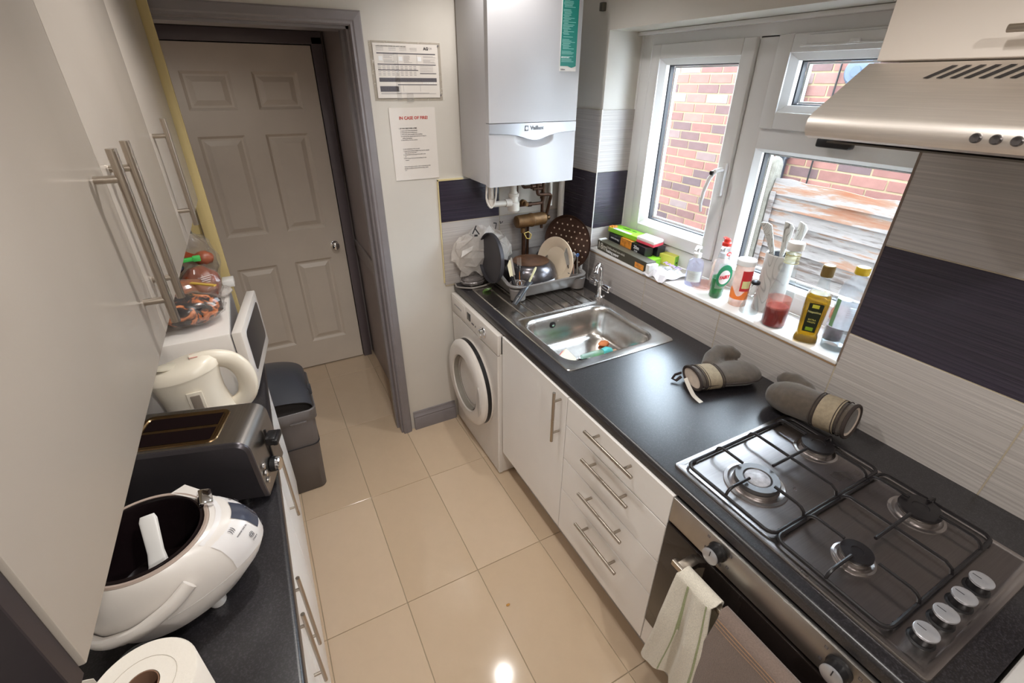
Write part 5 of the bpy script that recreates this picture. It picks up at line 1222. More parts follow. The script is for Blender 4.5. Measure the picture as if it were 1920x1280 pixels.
badge(t, 0.0385, 0.73, -136, 0.100, 0.040, flat('green_badge', 20, 140, 96), 'green_roundel', 0.0012, 1.15)
_, c_, n_ = badge(t, 0.0385, 0.73, -134, 0.094, 0.029, WHITEINK, 'white_roundel', 0.0024, 1.0)
text(t, 'FAIRY', 0.020, c_ + n_ * 0.0042, Vector((0, 0, 1)).cross(n_), (0, 0, 1), flat('red_word', 214, 44, 60), bold=0.0008)
_, c_, n_ = badge(t, 0.0250, 0.73, -128, 0.187, 0.014, flat('red_price_badge', 226, 60, 56), 'price_badge', 0.004, 0.6)
text(t, '2.5x', 0.010, c_ + n_ * 0.006, Vector((0, 0, 1)).cross(n_), (0, 0, 1), WHITEINK, bold=0.0003)

# peach canister with red label
t = bottle('snack_canister', 'peach and white canister with white lid and red label', (0.085, -1.148), [(0.031, 0), (0.033, 0.003), (0.033, 0.170), (0.031, 0.172)], clear('frosted_canister', (0.97, 0.94, 0.92, 1), 0.25, 0.15, diffuse=0.75, dcol=C(238, 214, 202)), cat='canister')
MB().lathe([(0.035, 0.166), (0.0355, 0.168), (0.0355, 0.184), (0.033, 0.187), (0, 0.187)], seg=36).build('white_lid', WHITEINK, t)
MB().grid(lambda u, v: Vector((0.0336 * math.cos(2 * PI * u), 0.0336 * math.sin(2 * PI * u), 0.030 + (0.030 + 0.016 * math.sin(3 * 2 * PI * u)) * v)), 40, 3).build('orange_swirl', flat('bright_orange', 244, 132, 58), t)
lb = wrap_label(t, 0.0340, -150, -75, 0.066, 0.148, flat('red_label', 200, 48, 50))
MB().grid(lambda u, v: Vector((0.0345 * math.cos(math.radians(-140 + 52 * u)), 0.0345 * math.sin(math.radians(-140 + 52 * u)), 0.078 + 0.030 * v)), 10, 2).build('label_panel', flat('pale_label_panel', 220, 214, 150), lb)

# small swing-top bottle
t = bottle('swing_top_bottle', 'small empty swing-top glass bottle with black stopper', (0.060, -1.222), [(0.030, 0), (0.034, 0.004), (0.033, 0.020), (0.022, 0.060), (0.013, 0.085), (0.012, 0.108), (0.015, 0.110), (0.015, 0.116)], GLASSC)
MB().lathe([(0.0145, 0.116), (0.016, 0.119), (0.015, 0.126), (0.006, 0.130), (0, 0.130)], seg=24).build('black_stopper', BLACKP, t)
MB().tube([(0.026 * math.cos(a), 0.004, 0.088 + 0.024 * math.sin(a)) for a in [i * PI / 10 for i in range(20)]], 0.0012, seg=6, closed=True).build('wire_bail', CHROME, t)

# knife block with three knives
def grain(name, c1, c2, sc=9):
    m, nt, b = base(name); b.inputs['Roughness'].default_value = 0.4
    no = noise(nt, sc, detail=1, stretch=(1, 1, 0.35), dist=0.3); ml = N(nt, 'ShaderNodeMath', operation='MULTIPLY'); ml.inputs[1].default_value = 14; nt.links.new(no.outputs['Fac'], ml.inputs[0])
    fr_ = N(nt, 'ShaderNodeMath', operation='FRACT'); nt.links.new(ml.outputs[0], fr_.inputs[0]); r = ramp(nt, fr_.outputs[0], [(0.0, c2), (0.16, c1), (0.9, c1), (1.0, c2)]); nt.links.new(r.outputs[0], b.inputs['Base Color']); return m
GR = grain('grey_wood_grain', C(196, 192, 186), C(160, 156, 150))
KX, KY = 0.150, -1.232
t = thing('knife_block', 'tall round grey wood-grain knife block with black bristle filling', 'knife block', (KX, KY, SZ))
MB().lathe([(0.050, 0), (0.051, 0.003), (0.051, 0.222), (0.0485, 0.225), (0.045, 0.223), (0.045, 0.205)], (KX, KY, SZ), seg=44, cap0=True, cap1=True).build('block_body', GR, t)
MB().lathe([(0.0452, 0.20), (0.0452, 0.217), (0, 0.217)], (KX, KY, SZ), seg=36, cap0=False).build('bristle_filling', mat('black_bristles', C(14, 14, 18), 0.95, spec=0.1), t)
GR2 = grain('knife_handle_grain', C(198, 196, 190), C(110, 106, 100), 26)
for (dx, dy, lx, ly, lb_) in ((-0.018, 0.020, -0.15, 0.34, 'grey wood-grain knife handle leaning farthest left in the block'), (-0.012, -0.008, 0.05, -0.02, 'grey wood-grain knife handle upright in the middle of the block'), (0.018, -0.020, 0.14, -0.14, 'grey wood-grain knife handle at the right of the block')):
    k = thing('kitchen_knife', lb_, 'knife', (KX + dx, KY + dy, SZ + 0.215))
    d = Vector((lx, ly, 1)).normalized(); s_ = Vector((-0.5, 0.85, 0)); s_ = (s_ - d * s_.dot(d)).normalized(); n_ = d.cross(s_)
    p = Vector((KX + dx, KY + dy, SZ + 0.21)); rings = []
    for q, w, sh in ((0.0, 0.006, 0), (0.02, 0.009, 0), (0.05, 0.011, 0.001), (0.09, 0.015, 0.003), (0.115, 0.017, 0.005), (0.128, 0.012, 0.012), (0.132, 0.004, 0.019)):
        c = p + d * q + s_ * sh
        rings.append([c + s_ * (w * math.cos(a)) + n_ * (0.0075 * math.sin(a)) for a in [i * PI / 6 for i in range(12)]])
    MB().loft(rings).build('handle', GR2, k)
    MB().box((-0.0008, -0.008, -0.03), (0.0008, 0.008, 0.002), mtx=Matrix.Translation(p) @ Matrix((n_, s_, d)).transposed().to_4x4()).build('blade', CHROME, k)

# tomato sauce bottle
t = bottle('sauce_bottle', 'tall glass sauce bottle with white cap and some red sauce left', (0.048, -1.335), [(0.036, 0), (0.040, 0.005), (0.040, 0.120), (0.037, 0.150), (0.026, 0.200), (0.021, 0.245), (0.022, 0.285), (0.0235, 0.290)], GLASSC)
MB().lathe([(0.0348, 0.003), (0.0385, 0.007), (0.0385, 0.058), (0.0375, 0.072), (0.034, 0.076), (0, 0.070)], seg=32).build('red_sauce', mat('tomato_sauce', C(126, 26, 20), 0.3, var=0.25, vs=30), t)
MB().lathe([(0.0390, 0.070), (0.0388, 0.095), (0.0386, 0.108)], seg=36, cap0=False, cap1=False).build('sauce_smear', clear('sauce_smear', (0.96, 0.80, 0.76, 1), 0.2, 0.2, diffuse=0.38, dcol=C(206, 96, 76)), t)
MB().lathe([(0.0262, 0.284), (0.0270, 0.287), (0.0270, 0.306), (0.025, 0.309), (0, 0.309)], seg=32).build('white_cap', flat('cream_cap', 232, 226, 220), t)
MB().lathe([(0.0232, 0.238), (0.0228, 0.268)], seg=32, cap0=False, cap1=False).build('neck_label', clear('neck_label', (0.93, 0.92, 0.85, 1), 0.3, 0.1, diffuse=0.35, dcol=C(222, 212, 170)), t)
for q in (0.238, 0.267): MB().lathe([(0.0238, q), (0.0238, q + 0.0018)], seg=32, cap0=False, cap1=False).build('neck_line', flat('gold_line', 196, 180, 90), t)

# olive oil: square shouldered bottle
def sqring(w, z, r=0.35, n=4):
    return rrect(-w, w, -w, w, w * r, z, n)
t = thing('olive_oil_bottle', 'square olive oil bottle with gold cap and dark label', 'bottle', (0.045, -1.462, SZ), rot=(0, 0, math.radians(28)))
MB().loft([sqring(w, z, r) for w, z, r in ((0.034, 0, .5), (0.037, 0.004, .5), (0.036, 0.018, .5), (0.030, 0.030, .4), (0.032, 0.040, .35), (0.037, 0.150, .35), (0.036, 0.166, .45), (0.026, 0.180, .8), (0.018, 0.200, .99), (0.0155, 0.225, .99), (0.0155, 0.245, .99))]).build('bottle_body', GLASSC, t)
MB().loft([sqring(w, z, r) for w, z, r in ((0.032, 0.003, .5), (0.0355, 0.006, .5), (0.0345, 0.018, .5), (0.0287, 0.030, .4), (0.0307, 0.040, .35), (0.0357, 0.150, .35), (0.0345, 0.165, .45), (0.028, 0.174, .7))]).build('golden_oil', translu('golden_oil', C(204, 172, 10), 0.70), t)
MB().lathe([(0.018, 0.232), (0.0185, 0.234), (0.0185, 0.266), (0.016, 0.269), (0, 0.269)], seg=28).build('gold_cap', flat('bronze_cap', 142, 118, 68, 0.35, metal=0.5), t)
mb = MB().loft([[Vector((-0.038 - (z - 0.04) * 0.0, y, z)) for y, z in ()]]) if False else MB()
mb.loft([[Vector((-0.0335 - 0.00005, -0.020, 0.045)), Vector((-0.0335, 0.018, 0.045)), Vector((-0.0380, 0.020, 0.148)), Vector((-0.0380, -0.022, 0.148))], [Vector((-0.0345, -0.020, 0.045)), Vector((-0.0345, 0.018, 0.045)), Vector((-0.0388, 0.020, 0.148)), Vector((-0.0388, -0.022, 0.148))]])
lb = mb.build('dark_label', flat('dark_green_label', 32, 38, 24), t, smooth=False)
text(lb, 'Napolina', 0.0105, (-0.0392, -0.001, 0.118), (0, -1, 0), (-0.04, 0, 1), flat('gold_print', 222, 214, 140))
MB().box((-0.0394, -0.010, 0.132), (-0.0388, 0.010, 0.144), 0.0002).build('crest', flat('gold_crest', 196, 190, 60), lb)
text(lb, 'EXTRA', 0.0075, (-0.0375, -0.001, 0.090), (0, -1, 0), (-0.04, 0, 1), flat('olive_print', 196, 186, 90))
text(lb, 'VIRGIN', 0.0075, (-0.0371, -0.001, 0.081), (0, -1, 0), (-0.04, 0, 1), flat('olive_print2', 196, 186, 90))
MB().box((-0.0362, -0.012, 0.050), (-0.0350, 0.010, 0.062)).build('green_block', flat('lime_block', 120, 150, 30), lb)

# orange / dark sauce bottle half hidden
t = bottle('chilli_sauce_bottle', 'squat sauce bottle with dark sauce hidden behind the olive oil', (0.135, -1.500), [(0.026, 0), (0.029, 0.003), (0.029, 0.105), (0.020, 0.125), (0.020, 0.135)], CLEAR)
MB().lathe([(0.0255, 0.002), (0.028, 0.005), (0.028, 0.050), (0, 0.050)], seg=28).build('dark_sauce', mat('dark_chilli_sauce', C(86, 24, 20), 0.3, var=0.2), t)
MB().lathe([(0.0284, 0.075), (0.0284, 0.103), (0.021, 0.122)], seg=28, cap0=False, cap1=False).build('orange_residue', clear('orange_residue', (1, 0.7, 0.5, 1), 0.2, 0.2, diffuse=0.6, dcol=C(232, 128, 84)), t)
MB().lathe([(0.0225, 0.130), (0.023, 0.132), (0.023, 0.146), (0.021, 0.148), (0, 0.148)], seg=28).build('white_cap', WHITEINK, t)

# vinegar bottle with yellow cap
t = bottle('vinegar_bottle', 'clear plastic vinegar bottle with yellow cap and green-edged label', (0.072, -1.545), [(0.036, 0), (0.040, 0.004), (0.040, 0.205), (0.036, 0.228), (0.020, 0.252), (0.0165, 0.258), (0.0165, 0.272)], CLEAR)
MB().lathe([(0.0195, 0.262), (0.020, 0.264), (0.020, 0.282), (0.018, 0.285), (0, 0.285)], seg=28).build('yellow_cap', flat('yellow_cap', 214, 178, 30), t)
lb = wrap_label(t, 0.0406, -215, -80, 0.085, 0.180, clear('frosted_label', (0.93, 0.94, 0.95, 1), 0.2, 0.2, diffuse=0.62, dcol=C(220, 226, 232)))
wrap_label(t, 0.0411, -215, -192, 0.085, 0.180, flat('green_label_edge', 120, 160, 120), name='green_edge')
mb = MB()
for i in range(9):
    a = math.radians(-112 + i * 2.2); a2 = math.radians(-112 + i * 2.2 + 1.1)
    mb.quad((0.0414 * math.cos(a), 0.0414 * math.sin(a), 0.100), (0.0414 * math.cos(a2), 0.0414 * math.sin(a2), 0.100), (0.0414 * math.cos(a2), 0.0414 * math.sin(a2), 0.118), (0.0414 * math.cos(a), 0.0414 * math.sin(a), 0.118))
mb.build('barcode_lines', INKD, lb, smooth=False)
for i in range(6): MB().grid(lambda u, v: Vector((0.0412 * math.cos(math.radians(-155 + 58 * u)), 0.0412 * math.sin(math.radians(-155 + 58 * u)), 0.130 + i * 0.007 + 0.0012 * v)), 6, 1).build('label_line', INKL, lb)
MB().lathe([(0.0355, 0.003), (0.0392, 0.006), (0.0392, 0.025), (0, 0.025)], seg=28).build('clear_vinegar', clear('vinegar', (0.9, 0.93, 0.92, 1), 0.3, 0.02), t)

# ================================================================== OVEN MITTS
def mitt(name, label, cuff, tip, up, thumb, loc, group=None, cuffR=(0.062, 0.034), hollow=False, bandk=(0.10, 0.30)):
    """body lofted from cuff to rounded fingertips, thumb fused by voxel remesh"""
    t = thing(name, label, 'oven mitt', loc)
    cuff, tip, up = Vector(cuff), Vector(tip), Vector(up).normalized(); d = (tip - cuff); L = d.length; d.normalize()
    up = (up - d * up.dot(d)).normalized(); s = d.cross(up)
    def ring(k, w, h, off=Vector((0, 0, 0))):
        c = cuff + d * (L * k) + off
        return [c + s * (w * math.cos(a)) + up * (h * math.sin(a)) for a in [i * 2 * PI / 28 for i in range(28)]]
    W_, H_ = cuffR
    mb = MB(); sec = [(0.0, W_, H_), (0.18, W_ * 0.97, H_ * 1.0), (0.36, W_ * 0.95, H_ * 0.95), (0.52, W_ * 1.08, H_ * 1.05), (0.70, W_ * 1.10, H_ * 1.0), (0.84, W_ * 1.0, H_ * 0.90), (0.94, W_ * 0.75, H_ * 0.72), (0.985, W_ * 0.42, H_ * 0.45), (1.0, W_ * 0.15, H_ * 0.2)]
    mb.loft([ring(k, w * (1 + 0.03 * math.sin(k * 21)), h * (1 + 0.07 * math.sin(k * 17 + 1))) for k, w, h in sec])
    tp_ = [Vector(p) for p in thumb]; n = len(tp_)
    rr = [0.030, 0.034, 0.034, 0.030, 0.014][:n]
    mb.tube(tp_, rr, seg=18, flat=0.85)
    body = mb.build('mitt_body', MITT, t, vox=0.0042, ang=80)
    # striped band round the cuff, quilting lines, seam
    def band(k0, k1, m, nm, e):
        MB().loft([ring(k0 + (k1 - k0) * i / 4, W_ * (1.0 + e), H_ * (1.0 + e * 1.7)) for i in range(5)], False, False).build(nm, m, t, thick=0.001)
    band(bandk[0], bandk[1], MITTB, 'cuff_band', 0.045)
    DK = flat('dark_piping', 52, 42, 38, 0.9)
    for k in (bandk[0] - 0.035, bandk[0] + 0.02, bandk[1] + 0.01, bandk[1] + 0.045): MB().tube(ring(k, W_ * 1.045, H_ * 1.075), 0.0016, seg=6, closed=True).build('piping', DK, t)
    MB().tube(ring(-0.005, W_ * 1.0, H_ * 1.0), 0.0055, seg=8, closed=True).build('cuff_hem', DK, t)
    MB().tube([cuff + d * (L * k) + s * (W_ * w) for k, w in ((0.02, 1.03), (0.3, 1.0), (0.5, 1.09), (0.7, 1.13), (0.84, 1.03), (0.93, 0.80))], 0.003, seg=6).build('side_seam', DK, t)
    if hollow:
        MB().loft([ring(-0.012, W_ * 0.96, H_ * 0.96), ring(-0.006, W_ * 0.86, H_ * 0.84), ring(0.0, W_ * 0.80, H_ * 0.78), ring(0.001, W_ * 0.4, H_ * 0.4)], False, True).build('lining', LINING, t)
    else: MB().loft([ring(-0.006, W_ * 0.95, H_ * 0.93), ring(-0.002, W_ * 0.5, H_ * 0.5)], True, True).build('lining', LINING, t)
    return t, ring, s, up, d
# first mitt lying flat, thumb up towards the wall
t, ring, s, up, d = mitt('oven_mitt', 'brown oven mitt with beige cuff stripe lying flat between sink and hob', (-0.292, -1.312, ZT + 0.038), (-0.040, -1.385, ZT + 0.036), (0.0, 0.0, 1), [(-0.20, -1.30, ZT + 0.048), (-0.155, -1.275, ZT + 0.062), (-0.115, -1.268, ZT + 0.072), (-0.080, -1.292, ZT + 0.074), (-0.056, -1.312, ZT + 0.066)], (-0.17, -1.35, ZT), cuffR=(0.058, 0.034))
MB().tube([(-0.292, -1.260, ZT + 0.030), (-0.312, -1.250, ZT + 0.022), (-0.328, -1.254, ZT + 0.012), (-0.322, -1.268, ZT + 0.010), (-0.300, -1.268, ZT + 0.020)], 0.0035, seg=8, flat=1.6).build('hanging_loop', flat('dark_loop', 44, 34, 32, 0.9), t)
MB().grid(lambda u, v: Vector((-0.305 - 0.040 * math.sin(1.4 * v) + 0.018 * u, -1.285 - 0.115 * v, ZT + 0.022 - 0.0205 * min(1, v * 1.6) + 0.0)), 3, 14).build('fabric_label', flat('white_care_label', 214, 208, 198, 0.8), t, thick=0.0008)
# second mitt crumpled against the wall, opening to the camera
t, ring, s, up, d = mitt('oven_mitt', 'brown oven mitt with open cuff leaning against tiles at the hob', (-0.108, -1.742, ZT + 0.078), (-0.140, -1.498, ZT + 0.052), (0.1, 0.0, 1), [(-0.10, -1.62, ZT + 0.060), (-0.068, -1.57, ZT + 0.075), (-0.050, -1.525, ZT + 0.072), (-0.045, -1.490, ZT + 0.062), (-0.050, -1.470, ZT + 0.050)], (-0.12, -1.62, ZT), cuffR=(0.060, 0.050), hollow=True, bandk=(0.10, 0.32))

# ================================================================== LEFT RUN
LX = -1.641; LFX = -1.659
lt = MB(); r = 0.010; x0 = -2.098
pr = [(x0, ZT - 0.038), (LX - 0.004, ZT - 0.038), (LX, ZT - 0.034), (LX, ZT - r)]
for i in range(1, 6):
    a = math.radians(90 * i / 5); pr.append((LX - r + r * math.cos(a), ZT - r + r * math.sin(a)))
pr.append((x0, ZT)); lt.prism(pr, 'y', -3.0, -0.290)
o = lt.build('worktop', WORKTOP, ang=40); tag(o, 'black speckled worktop on the left holding kettle, toaster and rice cooker', 'worktop')
for k, (y0, y1, hs, lab_) in enumerate(((-0.950, -0.295, (-0.905,), 'white base cupboard beside the grey bin under the left worktop'), (-1.431, -0.953, (-1.384,), 'white base cupboard in the middle of the left run below the rice cooker'), (-2.05, -1.434, (-1.482,), 'white base cupboard nearest the camera under the left worktop'))):
    u = thing('base_cabinet', lab_, 'cabinet', (-1.87, (y0 + y1) / 2, 0.0))
    MB().box((-2.09, y0 + 0.001, 0.150), (LFX - 0.020, y1 - 0.001, 0.846)).build('carcass', MATTW, u, smooth=False)
    MB().box((-1.72, y0 + 0.001, 0.0), (-1.702, y1 - 0.001, 0.148)).build('plinth_board', PLINTH, u)
    d = MB().box((LFX - 0.019, y0 + 0.002, 0.152), (LFX, y1 - 0.002, 0.846), 0.0015, 1).build('door', MATTW, u)
    for h in hs: bar_handle((LFX + 0.0205, h, 0.535), (LFX + 0.0205, h, 0.812), (1, 0, 0), HANDLE, d, r=0.0048, stand=0.0205)

# wall cupboards
UX = -1.717
for (y0, y1, hy, lab_) in ((-1.915, -1.306, -1.366, 'white gloss wall cupboard nearest the camera, handle at its far edge'), (-1.303, -0.737, -1.255, 'middle white gloss wall cupboard, handle paired with the nearest cupboard'), (-0.734, -0.110, -0.695, 'farthest white gloss wall cupboard beside the pine uprights')):
    u = thing('wall_cabinet', lab_, 'cabinet', (-1.88, (y0 + y1) / 2, 1.47))
    MB().box((-2.098, y0 + 0.001, 1.475), (UX - 0.020, y1 - 0.001, CEILZ - 0.10), 0.0008, 1).build('carcass', flat('carcass_white', 206, 198, 176), u)
    z0 = 1.452
    d = MB().box((UX - 0.018, y0, z0), (UX, y1, CEILZ - 0.10), 0.002, 2).build('door', GLOSSW, u)
    bar_handle((UX + 0.032, hy, 1.496), (UX + 0.032, hy, 1.762), (1, 0, 0), HANDLE, d, r=0.0068, stand=0.032)
    if y0 < -1.9: MB().box((-2.098, y0 - 0.019, 1.445), (UX - 0.004, y0 - 0.001, CEILZ - 0.10), 0.0008, 1).build('shaded_end_panel', flat('shaded_end_panel', 44, 38, 42), u)  # cupboard's near end coloured dark to stand in for its shade

# raw pine uprights past the cupboards
pf = thing('pine_shelf_frame', 'raw pine shelf uprights standing between wall cupboards and doorway', 'shelf frame', (-1.78, -0.07, ZT))
MB().box((-1.735, -0.090, ZT + 0.001), (-1.690, -0.070, 2.30), 0.002).build('front_upright', PINE, pf)
MB().box((-1.775, -0.068, ZT + 0.001), (-1.740, -0.048, 2.30), 0.002).build('inner_upright', PINE, pf)
MB().box((-1.86, -0.066, ZT + 0.001), (-1.83, -0.046, 2.30), 0.002).build('rear_upright', PINE, pf)
for z in (1.02, 1.235): MB().box((-2.08, -0.105, z), (-1.745, -0.091, z + 0.035), 0.002).build('cross_rail', PINE, pf)

# microwave
mw = thing('microwave', 'white microwave oven with its dark-windowed door slightly open', 'microwave', (-1.85, -0.44, ZT))
MX0, MX1, MY_0, MY_1, MZ0, MZ1 = -2.06, -1.697, -0.640, -0.180, ZT + 0.012, 1.132
MB().box((MX0, MY_0, MZ0), (MX1, MY_1, MZ1), 0.006).build('casing', WHITEAPP, mw)
MB().box((MX1 - 0.002, MY_0 + 0.01, MZ0 + 0.01), (MX1 + 0.002, MY_1 - 0.01, MZ1 - 0.01)).build('cavity_front', flat('grey_cavity_face', 132, 132, 138), mw)
for x in (-1.99, -1.75):
    for y in (-0.60, -0.22): MB().cyl((x, y, ZT), (x, y, MZ0 + 0.002), 0.014).build('foot', BLACKP, mw)
# door hinged at the near edge
DL, DH = 0.372, MZ1 - MZ0 - 0.004; DT = 0.030
hx, hy = MX1 + 0.003, MY_0 + 0.004; ang = math.radians(8.5)
mm = Matrix.Translation((hx, hy, MZ0 + 0.002)) @ Matrix.Rotation(-ang, 4, 'Z')
mb = MB(); A0 = 0.052
mb.box((0, 0, 0), (DT, DL, DH), 0.004, mtx=mm)
dr = mb.build('door', WHITEAPP, mw)
def rr2(y0, y1, z0, z1, r, x): return [mm @ Vector((x, p.x, p.y)) for p in rrect(y0, y1, z0, z1, r, 0, 4)]
MB().loft([rr2(A0, DL - 0.032, 0.045, DH - 0.030, 0.022, DT + 0.0006), rr2(A0, DL - 0.032, 0.045, DH - 0.030, 0.022, DT + 0.0016)]).build('window_screen', SCREEN, dr)
MB().loft([rr2(A0 - 0.010, DL - 0.022, 0.035, DH - 0.020, 0.026, DT - 0.0005), rr2(A0 - 0.008, DL - 0.024, 0.037, DH - 0.022, 0.024, DT + 0.0008)]).build('window_surround', flat('pale_grey_surround', 206, 202, 200), dr)
MB().box((-1.715, -0.205, MZ1 + 0.001), (-1.675, -0.150, MZ1 + 0.028), 0.002).build('white_plug_box', WHITEP, mw)
t = mw

# bread bags on the microwave
BT = MZ1 + 0.001
def lump(name, label, cat, c, r, sc, m, rz_=0.0, film=True, extra=None, jit=0.05):
    t = thing(name, label, cat, (c[0], c[1], BT))
    mm_ = Matrix.Rotation(rz_, 3, 'Z')
    MB().ball(c, r, *sc, seg=28, jit=jit, mtx=mm_).build('contents', m, t)
    if film: MB().ball(c, r * 1.07, *sc, seg=26, jit=0.09, mtx=mm_).build('clear_bag', FILM, t, ang=14)
    return t
BREAD = mat('brown_bread', C(150, 88, 52), 0.6, var=0.25, vs=20, bmp=0.2, bs=50)
DKPK = mat('black_orange_pack', C(38, 32, 38), 0.25, var=0.2)
def printpack():
    m, nt, b = base('black_and_flame_print'); b.inputs['Roughness'].default_value = 0.22
    no = noise(nt, 26, detail=4, dist=1.2); r = ramp(nt, no.outputs['Fac'], [(0.42, C(28, 24, 30)), (0.52, C(60, 36, 30)), (0.58, C(206, 112, 58)), (0.66, C(232, 150, 100))]); nt.links.new(r.outputs[0], b.inputs['Base Color']); return m
lump('flame_print_bag', 'black bag with orange flame print at the front of the microwave top', 'food bag', (-1.795, -0.525, BT + 0.058), 0.055, (1.75, 1.15, 0.88), printpack(), 0.15)
t = lump('bread_loaf', 'sliced brown loaf in a clear bag lying in the middle of the pile', 'bread', (-1.815, -0.415, BT + 0.080), 0.055, (1.9, 0.85, 0.70), BREAD, 0.35)
MB().box((-0.052, -0.006, -0.002), (0.052, 0.006, 0.002), mtx=Matrix.Translation((-1.750, -0.452, BT + 0.112)) @ Matrix.Rotation(-0.7, 4, 'Z')).build('yellow_strip', flat('yellow_strip', 214, 176, 80), t)
t = lump('bun_bag', 'round brown bun in a clear printed bag behind the loaf', 'bread', (-1.762, -0.345, BT + 0.078), 0.062, (0.95, 0.9, 1.0), mat('glossy_bun', C(140, 70, 42), 0.3, var=0.2), 0.0)
for i in range(5): MB().box((-0.018, -0.0008, -0.0016), (0.018 - 0.003 * i, 0.0008, 0.0016), mtx=Matrix.Translation((-1.736, -0.405, BT + 0.122 - i * 0.007)) @ Matrix.Rotation(0.5, 4, 'Z')).build('pale_print', flat('pale_print', 206, 190, 186), t)
t = lump('dark_sleeve_pack', 'small navy-black food sleeve behind the handles', 'food packet', (-1.845, -0.36, BT + 0.145), 0.036, (1.4, 0.9, 0.6), flat('navy_sleeve', 36, 40, 54, 0.25), 0.4, film=False, jit=0.02)
t = lump('bread_bag', 'clear bag of rolls with a red-brown band at the back of the pile', 'bread', (-1.790, -0.215, BT + 0.120), 0.070, (1.2, 0.7, 1.6), clear('bag_interior', (0.86, 0.84, 0.8, 1), 0.3, 0.2, diffuse=0.45, dcol=C(196, 178, 156)), 0.1)
MB().grid(lambda u, v: Vector((-1.865 + 0.14 * u, -0.288 + 0.02 * u, BT + 0.205 - 0.040 * u + 0.012 * math.sin(6 * u) - 0.028 * v)), 12, 3).build('red_brown_band', flat('red_brown_band', 150, 68, 40), t, thick=0.002)
MB().ball((-1.742, -0.262, BT + 0.145), 0.028, 1.2, 0.9, 0.9, seg=16, jit=0.05).build('roll', mat('roll_crust', C(150, 82, 56), 0.4, var=0.2), t)
t = thing('bag_clip', 'bright green plastic clip on a bread bag above the microwave', 'clip', (-1.80, -0.30, BT + 0.13))
MB().box((-0.045, -0.006, -0.007), (0.045, 0.006, 0.007), 0.003, mtx=Matrix.Translation((-1.805, -0.318, BT + 0.160)) @ Matrix.Rotation(0.2, 4, 'Z')).build('jaw', flat('bright_green_clip', 60, 178, 78), t)
MB().box((-0.012, -0.008, -0.010), (0.012, 0.008, 0.010), 0.003, mtx=Matrix.Translation((-1.758, -0.310, BT + 0.160))).build('latch', flat('green_latch', 80, 194, 96), t)
t = thing('white_bag_end', 'twisted white plastic bag end trailing over the microwave top corner', 'bag', (-1.71, -0.28, BT))
MB().ball((-1.715, -0.285, BT + 0.018), 0.030, 1.1, 1.5, 0.5, seg=20, jit=0.15).build('film', BAGM, t, ang=14)

# kettle: cream jug kettle, handle to the right
KX_, KY_ = -1.812, -0.762
kt = thing('kettle', 'cream plastic jug kettle with loop handle and grey water window', 'kettle', (KX_, KY_, ZT))
def kr(z, rx, ry, cx=0.0, n=40, lean=0.0, slope_=0.0):
    return [Vector((KX_ + cx + rx * math.cos(a), KY_ + ry * math.sin(a), ZT + z + slope_ * math.cos(a))) for a in [i * 2 * PI / n for i in range(n)]]
MB().loft([kr(0, 0.094, 0.074, 0.008), kr(0.006, 0.098, 0.078, 0.008), kr(0.022, 0.098, 0.078, 0.008), kr(0.024, 0.092, 0.072, 0.008)]).build('base_plate', CREAM, kt)
MB().loft([kr(0.022, 0.092, 0.070, 0.010), kr(0.05, 0.092, 0.070, 0.006), kr(0.09, 0.084, 0.069, -0.004), kr(0.13, 0.083, 0.068, -0.010), kr(0.17, 0.087, 0.067, -0.014, slope_=0.004), kr(0.205, 0.094, 0.065, -0.014, slope_=0.012)]).build('jug_body', CREAM, kt, ang=60)
MB().loft([kr(0.2055, 0.096, 0.0665, -0.014, slope_=0.012), kr(0.222, 0.093, 0.063, -0.012, slope_=0.014), kr(0.236, 0.074, 0.048, -0.008, slope_=0.014), kr(0.243, 0.050, 0.030, 0.0, slope_=0.010), kr(0.245, 0.02, 0.012, 0.0, slope_=0.004)]).build('lid', CREAM, kt, ang=60)
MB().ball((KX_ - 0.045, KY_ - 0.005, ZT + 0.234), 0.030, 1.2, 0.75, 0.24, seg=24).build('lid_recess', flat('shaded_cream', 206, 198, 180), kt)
MB().tube([(KX_ - 0.095, KY_, ZT + 0.180), (KX_ - 0.112, KY_, ZT + 0.196), (KX_ - 0.118, KY_, ZT + 0.205)], [0.026, 0.018, 0.012], seg=14).build('spout', CREAM, kt)
hpts = [(KX_ + 0.015, KY_, ZT + 0.228), (KX_ + 0.065, KY_, ZT + 0.234), (KX_ + 0.108, KY_, ZT + 0.218), (KX_ + 0.133, KY_, ZT + 0.180), (KX_ + 0.139, KY_, ZT + 0.130), (KX_ + 0.128, KY_, ZT + 0.085), (KX_ + 0.100, KY_, ZT + 0.060), (KX_ + 0.055, KY_, ZT + 0.050)]
MB().tube(bend(hpts, 0.03, 4), 0.0185, seg=20, flat=1.5).build('loop_handle', CREAM, kt)
MB().box((-0.0125, -0.001, 0.0), (0.0125, 0.004, 0.125), 0.0035, mtx=Matrix.Translation((KX_ + 0.004, KY_ - 0.0735, ZT + 0.035))).build('water_window', flat('grey_window', 142, 130, 118, 0.2), kt)
MB().box((-0.020, -0.0006, -0.008), (0.020, 0.004, 0.135), 0.004, mtx=Matrix.Translation((KX_ + 0.004, KY_ - 0.0715, ZT + 0.035))).build('window_surround', CREAM, kt)
mb = MB()
for i in range(4): mb.box((KX_ + 0.012, KY_ - 0.014 + i * 0.008, ZT + 0.2515), (KX_ + 0.034, KY_ - 0.011 + i * 0.008, ZT + 0.2525))
mb.build('faded_red_print', flat('faded_red', 226, 160, 150), kt, smooth=False)

